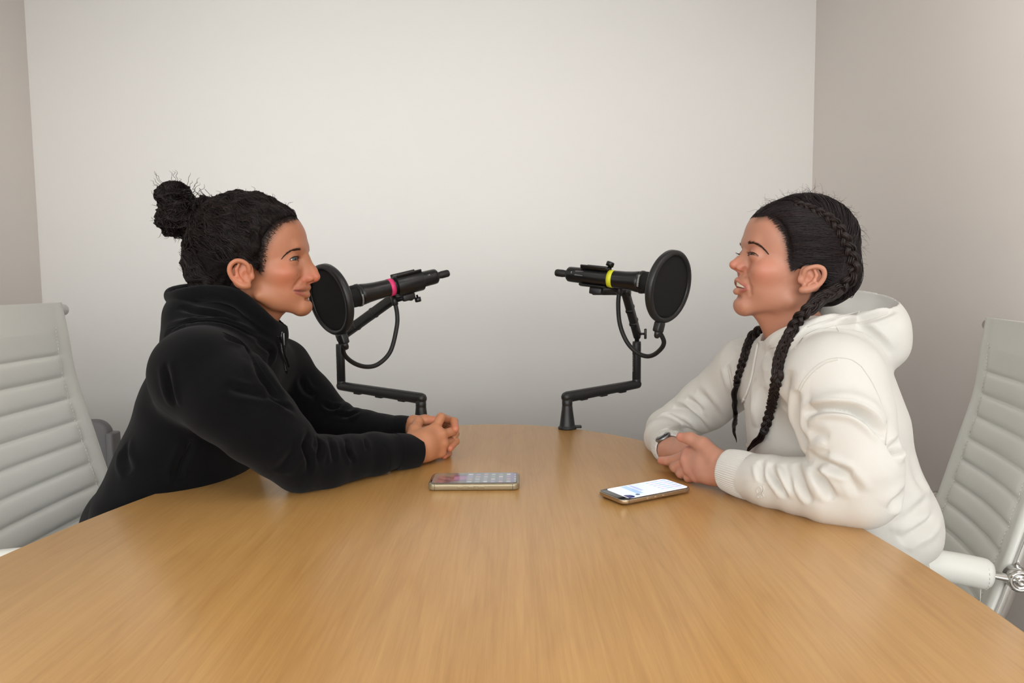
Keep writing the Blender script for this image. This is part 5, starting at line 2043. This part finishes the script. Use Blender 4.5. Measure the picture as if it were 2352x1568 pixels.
    for k in range(10):
        i = 3 + k * 6
        p = arc[i]; t_ = unit(arc[min(i + 2, 60)] - arc[i - 2]); o_ = unit(np.cross(t_, A([0, 0, 1.0]))); o_ *= np.sign(-o_[0] + 1e-6)
        wd_ = (.0026, .0030, .0032, .0036, .0040, .0040, .0036, .0032, .0030, .0026)[k]
        mesh('tooth', *box(p, t_ * wd_, o_ * .0025, A([0, 0, .0042]), .0014, 3), M_TEETH, wom)
    # ---------------- trousers, shoes
    g = Field((.12, 1.02, .0), (.86, 1.64, .74), .007)
    for a, b, ra, rb in lower_body(pel, -1, knee, foot, .006):
        g.cone(a, b, ra, rb, .03)
    g.cone(pel, pel + A([0, 0, .08]), .112, .110, .03, lat=1.3)
    mesh('trousers', *g.mesh(1), M_TRW, wom)
    for sy in (-1, 1):
        q = foot + A([0, sy * .12, 0])
        V, F = Field(q - A([.2, .06, .1]), q + A([.1, .06, .06]), .006).cone(q + A([.02, 0, -.045]), q + A([-.12, 0, -.055]), .038, .030, .02).mesh(1)
        V[:, 2] = np.maximum(V[:, 2], .002)
        mesh('shoe', V, F, M_SHOE, wom)
    # ---------------- hoodie
    g = Field((.17, .975, .46), (.84, 1.73, 1.12), .0030)
    # trunk: hem band, blousing cloth above it, chest, shoulders
    for a, b, ra, rb in ((X(1966, 1212, 1.30), X(1974, 1182, 1.30), .110, .115), (X(1974, 1182, 1.30), X(1936, 1090, 1.305), .115, .110), (X(1936, 1090, 1.305), X(1908, 970, 1.31), .110, .112),
                         (X(1908, 970, 1.31), X(1890, 870, 1.32), .112, .098)):
        g.cone(a, b, ra, rb, .02, lat=1.42)
    cut_plane(g, X(1960, 1244, 1.30), (0, 0, -1), .30, .03)
    g.cone(X(1952, 1300, 1.30), X(1956, 1262, 1.30), .099, .101, .006, lat=1.36)
    g.cone(X(1860, 1060, 1.32), X(1835, 930, 1.32), .105, .09, .04, lat=1.3)
    g.cone(X(1898, 870, 1.32), X(1845, 795, 1.335), .090, .066, .04, lat=1.25)
    g.chain([X(1880, 860, 1.27), S1], [.080, .078], .04); g.chain([X(1830, 860, 1.38), S2], [.078, .062], .05)
    # near sleeve
    g.chain([S1, X(1938, 950, 1.11), M1, X(1972, 1075, 1.065), E1], [.074, .066, .0600, .0570, .0520], .014)
    g.chain([E1, X(1905, 1126, 1.085), F1, X(1768, 1104, 1.160), W1], [.0520, .0460, .0405, .0385, .0340], .014)
    g.ell(X(1738, 1100, 1.185), (.020, .034, .037), .012)
    # far sleeve
    g.chain([S2, X(1620, 930, 1.585), E2], [.064, .054, .046], .02)
    g.chain([E2, X(1526, 1005, 1.56), W2], [.046, .040, .034], .012)
    cut_plane(g, W1 + unit(wl - W1) * .004, wl - W1, .055)
    cut_plane(g, W2 + unit(wr - W2) * .004, wr - W2, .05)
    # collar wedge in front, hood bag behind
    g.cone(X(1836, 845, 1.335), X(1822, 828, 1.335), .066, .060, .02, lat=1.05)
    g.ell(X(1984, 736, 1.34), (.061, .110, .068), .02, 'add', A([[.97, 0, .24], [-.06, .97, .24], [-.235, -.245, .94]]))
    g.ell(X(2002, 795, 1.34), (.044, .098, .045), .02)
    rim = [X(1768, 800, 1.335), X(1786, 786, 1.285), X(1838, 766, 1.250), X(1905, 748, 1.242), X(1945, 745, 1.27), X(1965, 750, 1.34), X(1945, 735, 1.41),
           X(1915, 705, 1.432), X(1850, 735, 1.43), X(1795, 775, 1.40), X(1768, 800, 1.335)]
    rim = spline(rim, 80)
    g.chain(rim, np.interp(np.linspace(0, 1, 80), [0, .2, .5, .8, 1], [.010, .013, .011, .012, .010]), .010)
    g.cone(X(1832, 800, 1.34), X(1800, 690, 1.34), .0550, .0560, .006, 'cut')
    g.ell(X(1972, 676, 1.342), (.052, .090, .040), .006, 'cut', A([[.97, 0, .24], [-.06, .97, .24], [-.235, -.245, .94]]))
    g.ell(X(1900, 690, 1.335), (.060, .074, .035), .008, 'cut', A([[.92, 0, .38], [0, 1, 0], [-.38, 0, .92]]))
    V, F = g.mesh(2); V, F = drop_islands(V, F)
    N = normals(V, F)
    V = V + N * (wob(V, 20, 51, .0045) + wob(V, 50, 52, .0012))[:, None]
    Lp = lambda pts: [(1480 + a / 2.4886, 640 + b / 2.4886) for a, b in pts]
    tr = bvh(V, F)
    for pts, w, d in (
            # the shoulder cloth hanging over the upper arm
            ([(960, 715), (1060, 690), (1180, 690), (1290, 740), (1380, 830)], .014, .010),
            ([(925, 775), (1000, 745), (1100, 740), (1200, 760), (1290, 820), (1360, 900)], .0062, -.013),
            ([(945, 900), (990, 885), (1060, 900)], .008, -.003), ([(940, 1010), (990, 1020), (1060, 1000)], .008, -.004),
            # elbow and forearm
            ([(970, 1040), (1040, 1060), (1110, 1090), (1190, 1115)], .006, -.008), ([(985, 1060), (1000, 1120), (1040, 1190), (1080, 1260)], .007, -.008),
            ([(1110, 1100), (1180, 1160), (1230, 1240)], .008, -.004), ([(860, 1060), (890, 1140), (915, 1210), (960, 1280)], .0065, -.0065),
            ([(800, 1060), (830, 1130), (850, 1210)], .006, -.004), ([(720, 1060), (735, 1120), (780, 1190), (810, 1250)], .006, -.0065),
            ([(660, 1040), (670, 1100), (680, 1160)], .006, -.005), ([(930, 1060), (960, 1140), (1010, 1230)], .006, .003),
            ([(770, 1080), (800, 1160), (850, 1260)], .006, .003),
            # flank
            ([(1405, 990), (1440, 960), (1470, 920), (1490, 870)], .008, -.010), ([(1430, 1010), (1470, 980), (1515, 960)], .012, .003),
            ([(1515, 1045), (1550, 1110), (1580, 1190), (1585, 1260)], .013, -.0028), ([(1460, 1500), (1540, 1440), (1620, 1390), (1680, 1300)], .010, -.008),
            ([(1430, 1420), (1520, 1370), (1600, 1290), (1660, 1230)], .010, -.006), ([(1400, 1330), (1470, 1250), (1530, 1180)], .010, -.006),
            ([(1440, 1440), (1540, 1410), (1640, 1340)], .010, .006), ([(1500, 1210), (1560, 1230), (1640, 1210)], .014, .003),
            # chest and armhole
            ([(880, 640), (870, 720), (880, 820), (900, 900), (935, 960)], .009, -.009), ([(820, 520), (800, 640), (810, 760)], .016, -.006),
            ([(700, 420), (720, 500), (700, 600)], .012, -.006), ([(560, 900), (580, 960), (600, 1010)], .008, -.006),
            ([(620, 600), (640, 720), (650, 850)], .016, .006), ([(690, 620), (680, 760), (660, 880)], .012, -.006),
            # far sleeve
            ([(165, 735), (230, 745), (290, 790), (340, 850), (400, 930)], .007, -.009), ([(240, 690), (290, 715), (340, 760)], .007, -.006),
            ([(85, 880), (160, 860), (250, 862), (310, 885)], .006, -.004), ([(60, 800), (140, 770), (240, 800), (310, 860)], .008, .005),
            ([(300, 640), (350, 690), (400, 760), (440, 840)], .010, -.005), ([(470, 490), (490, 580), (515, 670)], .008, -.005),
            # hood
            ([(930, 270), (1090, 218), (1290, 168), (1400, 128)], .005, -.0035), ([(1090, 262), (1250, 240), (1390, 195), (1425, 170)], .006, -.006),
            ([(1110, 265), (1240, 290), (1330, 350), (1400, 440)], .008, -.006), ([(860, 390), (900, 330), (980, 290), (1090, 262)], .007, -.006)):
        line, _ = hit_line(tr, Lp(pts), 30)
        V = fold(V, N, line, w * .9, d * 1.35)
    hood = mesh('hoodie', V, F, M_WHITEC, wom)
    tr = bvh(V, F)
    cuff(W1 - unit(wl - W1) * .004, W1 + unit(wl - W1) * .047, .0345, .0315, 64, hood, M_WHITEC, flat=1.12, up=(.5, .8, 0))
    cuff(W2 - unit(wr - W2) * .004, W2 + unit(wr - W2) * .034, .0330, .0300, 60, hood, M_WHITEC, up=(1, 0, 0))
    for pts in ([(1092, 265), (1130, 340), (1150, 400), (1162, 455)], [(880, 640), (910, 580), (960, 520), (1030, 470), (1100, 452), (1180, 462), (1240, 500)],
                [(890, 650), (920, 592), (970, 532), (1040, 482), (1105, 464)],
                [(1240, 500), (1300, 590), (1350, 700), (1385, 820), (1380, 950)], [(475, 490), (490, 580), (515, 680), (530, 720)],
                [(930, 275), (1090, 222), (1290, 172), (1400, 132)], [(860, 400), (910, 335), (980, 298), (1090, 266), (1250, 244), (1390, 199)],
                [(720, 395), (790, 385)]):
        seam(tr, Lp(pts), hood, M_WHITES, .0008)
    # embroidered mark on the sleeve
    for pts in ([(648, 1225), (644, 1205), (655, 1190), (668, 1192), (672, 1208), (660, 1225), (645, 1240), (655, 1250), (672, 1244)], [(680, 1182), (684, 1205), (676, 1225), (684, 1245)]):
        pos, nn = hit_line(tr, Lp(pts), 40)
        if len(pos) > 4:
            mesh('embroidery', *tube(pos + nn * .0006, .0011, 6), M_WHITEC, hood)
    for pts in ([(655, 372), (640, 450), (615, 580), (580, 680), (540, 750), (518, 780)], [(775, 430), (750, 540), (722, 680), (704, 790), (690, 835)]):
        pos, nn = hit_line(tr, Lp(pts), 60)
        if len(pos) > 4:
            mb = MB().add(*tube(pos + nn * .0022, .0022, 8))
            mb.add(*tube(pos[-4:] + nn[-4:] * .0022, .0027, 8))
            mb.build('drawstring', M_WHITEC, hood)
    # ---------------- wrist watch on the far arm
    wa = unit(wr - W2); wc = wr - wa * .010
    wt = thing_part('wristwatch', wom)
    up_ = unit(A([-.45, -.45, .75])); up_ = unit(up_ - wa * (up_ @ wa)); sd_ = np.cross(wa, up_)
    mesh('strap', *tube([wc + (up_ * math.cos(a) + sd_ * math.sin(a)) * .0245 for a in np.linspace(0, 2 * math.pi, 40)], .0016, 8, up=wa, flat=1.0), M_STEEL, wt)
    mesh('watch_case', *lathe([(-.003, .004), (-.003, .0155), (.003, .0165), (.0045, .0155), (.0045, .004)], wc + up_ * .0255, up_, 28), M_STEEL, wt, smooth=False)
    mesh('dial', *lathe([(.0046, .0002), (.0046, .0145), (.0056, .0140), (.0058, .0002)], wc + up_ * .0255, up_, 28), M_WATCH, wt)
    # ---------------- hair
    q = Field(lo - A([.01, .01, .0]), hi + A([.02, .01, .02]), .0020)
    prims(q, [('E', 1846, 560, 0, .0960, .0800, .0895, .01, 'add', -6), ('E', 1786, 546, 0, .0520, .0625, .0540, .02),
              ('E', 1912, 630, 0, .045, .066, .050, .02), ('E', 1885, 668, 0, .034, .054, .028, .02)], Yh)
    clip_poly(q, [W2d(*p) for p in [(1744, 470), (1746, 492, -.012), (1762, 496, -.030), (1779, 500, -.042), (1797, 518, -.052), (1810, 546, -.060), (1816, 574, -.064), (1818, 602, -.066), (1828, 618, -.070), (1850, 612, -.073), (1876, 614, -.074), (1884, 628, -.074), (1880, 646, -.070), (1868, 668, -.060), (1852, 690, -.050), (1850, 704, -.04), (1880, 712), (1950, 690), (2000, 620), (1985, 470), (1850, 420)]], .005)
    qV, qF = q.mesh(2); qV, qF = drop_islands(qV, qF)
    qV = qV + normals(qV, qF) * wob(qV, 150, 61, .0016)[:, None]
    hair = mesh('hair', qV, qF, M_HAIRB, wom)
    qt = bvh(qV, qF)
    hc_, hr_ = A([H(1846, 560)[0], Yh, H(1846, 560)[2]]), A([.0985, .0825, .0920])
    bl = [(1808, 468), (1842, 474), (1874, 488), (1906, 507), (1930, 536), (1944, 570), (1957, 604), (1947, 638), (1923, 662)]
    b3 = []
    for p in bl:
        r_ = hit(qt, *p)
        b3.append(r_[0] if r_[0] is not None else H(p[0], p[1], -.02))
    b3 = spline(b3, 60)
    P0, P1 = [], []
    while len(P0) < 3400:
        u = RNG.uniform()
        sd = -1 if RNG.uniform() < .72 else 1
        if u < .50:                       # from the hairline back to the plait
            t = RNG.uniform(1.6, 6.99); k = int(t)
            x = hair_line[k][0] + (hair_line[k + 1][0] - hair_line[k][0]) * (t - k); y = hair_line[k][1] + (hair_line[k + 1][1] - hair_line[k][1]) * (t - k)
            j_ = RNG.normal() * 4
            p, n_ = hit(tree, x + j_ + 2, y - j_ * .3 + RNG.normal() * 2.5)
            v = .12 + .80 * (t / 7) ** 1.1
        elif u < .68:                     # the front edge over the forehead
            w_ = RNG.uniform(.0, .052)
            z_ = [r_ for r_ in (tt.ray_cast(Vector((0, Yh - w_, H(1750, 500 - abs(RNG.normal()) * 11 + 2)[2])), Vector((1, 0, 0)))[0] for tt in (qt, tree)) if r_ is not None]
            p = A(min(z_, key=lambda c_: c_[0])) if z_ else None
            if p is not None and sd > 0:
                p = mirror_pts(p, Yh)
            v = .02 + 3.0 * w_ + abs(RNG.normal()) * .03
            if p is not None and sd > 0:
                p = mirror_pts(p, Yh)
        elif u < .84:                     # from the parting down to the plait
            s_ = RNG.uniform(0, 1)
            r_ = qt.ray_cast(Vector((H(1748 + 205 * s_, 500)[0], Yh + sd * RNG.uniform(0, .012), 1.5)), Vector((0, 0, -1)))
            p = None if r_[0] is None else A(r_[0]); v = .05 + .62 * s_
            if p is not None and sd > 0:
                p = mirror_pts(p, Yh)
        else:                             # from behind the ear and the nape
            s_ = RNG.uniform(0, 1)
            p, n_ = hit(qt, 1890 + 10 * s_ - 50 * max(0, s_ - .5), 622 + 74 * s_)
            v = .80 + .2 * s_
        if p is None:
            continue
        e = b3[int(np.clip(v + RNG.normal() * .05, 0, 1) * 59)] + RNG.normal(size=3) * .002
        if sd > 0:
            p, e = mirror_pts(p, Yh), mirror_pts(e, Yh)
        P0.append(p); P1.append(e)
    for _ in range(620):                  # the back of the head, down to the nape
        a_, e_ = hit(qt, RNG.uniform(1915, 1972), RNG.uniform(470, 560))[0], hit(qt, RNG.uniform(1905, 1958), RNG.uniform(645, 690))[0]
        if a_ is None or e_ is None:
            continue
        if RNG.uniform() < .35:
            a_, e_ = mirror_pts(a_, Yh), mirror_pts(e_, Yh)
        P0.append(a_); P1.append(e_)
    P0, P1 = A(P0), A(P1)
    C = ell_path(P0, P1, hc_, hr_, 26, RNG.uniform(-.022, .022, len(P0)), wave=.0010, lam=.05, seed=14, jit=.0006)
    C = push_out(drape(C, q, .0000, .0030), f, .0006)
    V, F = strands(C, np.concatenate([np.linspace(.00014, .0006, 8), np.full(16, .00070), [.0006, .0005]]), 3)
    mesh('hair_strand', V, F, M_HAIR, hair, col=hair_col(len(C), 26, 3, (26, 17, 18)), kind='stuff')
    # ---------------- plaits: along the head, over the shoulder, down the chest
    head_part = [p + unit(p - hc_) * .0035 for p in b3[4::6]]
    front = []
    for (x, y, fb) in ((1886, 687, 1.245), (1857, 712, 1.228), (1838, 742, 1.222), (1821, 771, 1.222), (1803, 822, 1.215), (1793, 873, 1.205), (1778, 937, 1.20), (1765, 985, 1.19)):
        p, n_ = hit(tr, x, y)
        front.append(X(x, y, fb) if p is None or abs(p[1] - fb) > .10 else p + n_ * .008)
    braid(head_part + front, [.010, .015, .019, .021, .0215, .020, .0185, .0165, .014], 300, wom, 'braid', seed=3)
    tail = []
    for (x, y) in ((1765, 985), (1755, 1003), (1739, 1020), (1727, 1036)):
        p, n_ = hit(tr, x, y)
        tail.append((X(x, y, 1.19) if p is None else p + n_ * .008))
    tl = spline(tail, 30)
    far = [X(1800, 715, 1.40), X(1775, 733, 1.408)]
    for (x, y, fb) in ((1757, 749, 1.41), (1733, 781, 1.42), (1717, 825, 1.42), (1701, 877, 1.40)):
        p, n_ = hit(tr, x, y)
        far.append(X(x, y, fb) if p is None or abs(p[1] - fb) > .12 else p + n_ * .008)
    braid(far, [.019, .018, .017, .014, .012], 160, wom, 'braid', seed=8)
    ftail = []
    for (x, y) in ((1701, 877), (1693, 905), (1687, 945), (1686, 985), (1690, 1015)):
        p, n_ = hit(tr, x, y)
        ftail.append((X(x, y, 1.38) if p is None else p + n_ * .007))
    ft = spline(ftail, 30)
    for nm, ln_, r0 in (('braid_tail', tl, .0060), ('braid_tail', ft, .0050)):
        cs = []
        for _ in range(90):
            o = RNG.normal(size=3); o = unit(o) * r0 * math.sqrt(RNG.uniform())
            pr_ = np.interp(np.linspace(0, 1, 30), [0, .25, .7, 1], [.9, 1.1, .8, .12])[:, None]
            cs.append(ln_ + o * pr_ + curl(ln_ + o, .0010, .04, 77))
        V, F = strands(A(cs), np.concatenate([np.full(26, .0007), [.0006, .0005, .0003, .0002]]), 3)
        mesh(nm, V, F, M_HAIR, wom, col=hair_col(90, 30, 3, (30, 19, 18)), kind='stuff')
        d = unit(ln_[2] - ln_[0])
        mesh('hair_tie', *lathe([(-.005, r0 * .7), (-.004, r0 * 1.15), (-.001, r0 * 1.2), (0, r0 * 1.05), (.001, r0 * 1.2), (.004, r0 * 1.15), (.005, r0 * .7)], ln_[1], d, 20), M_RUB, wom)
    # flyaways
    fly = []
    while len(fly) < 280:
        k = RNG.uniform()
        if k < .85:
            x = RNG.uniform(1752, 1975); w = RNG.uniform(-.03, .03)
            r_ = qt.ray_cast(Vector((H(x, 500)[0], Yh + w, 1.5)), Vector((0, 0, -1)))
            if r_[0] is None:
                continue
            a0 = A(r_[0]) - A([0, 0, .001]); d = unit(unit(a0 - hc_) * .55 + RNG.normal(size=3) * A([.7, .3, .4])); l = RNG.uniform(.010, .026)
        elif k < .0:
            p, n_ = hit(tree, RNG.uniform(1740, 1752), RNG.uniform(500, 508))
            if p is None:
                continue
            a0 = p; d = unit(A([-.9, -.1, .5]) + RNG.normal(size=3) * .3); l = RNG.uniform(.010, .022)
        else:
            a0 = H(RNG.uniform(1962, 1974), RNG.uniform(520, 640), RNG.uniform(-.03, .02)); d = unit(A([1, 0, .1]) + RNG.normal(size=3) * .4); l = RNG.uniform(.008, .022)
        s = np.linspace(0, 1, 14)[:, None]
        bd = np.cross(d, RNG.normal(size=3))
        fly.append(a0 + d * l * s + bd * l * .35 * s * s + A([0, 0, -.6 * l]) * s * s * RNG.uniform(0, 1.4) + .0012 * s * np.sin(s * RNG.uniform(4, 10)) * RNG.normal(size=3))
    V, F = strands(A(fly), np.linspace(.00024, .00008, 14), 3)
    mesh('flyaway_hair', V, F, M_HAIR, hair, col=hair_col(len(fly), 14, 3, (40, 28, 26), .3), kind='stuff')
    return wom


woman_white()
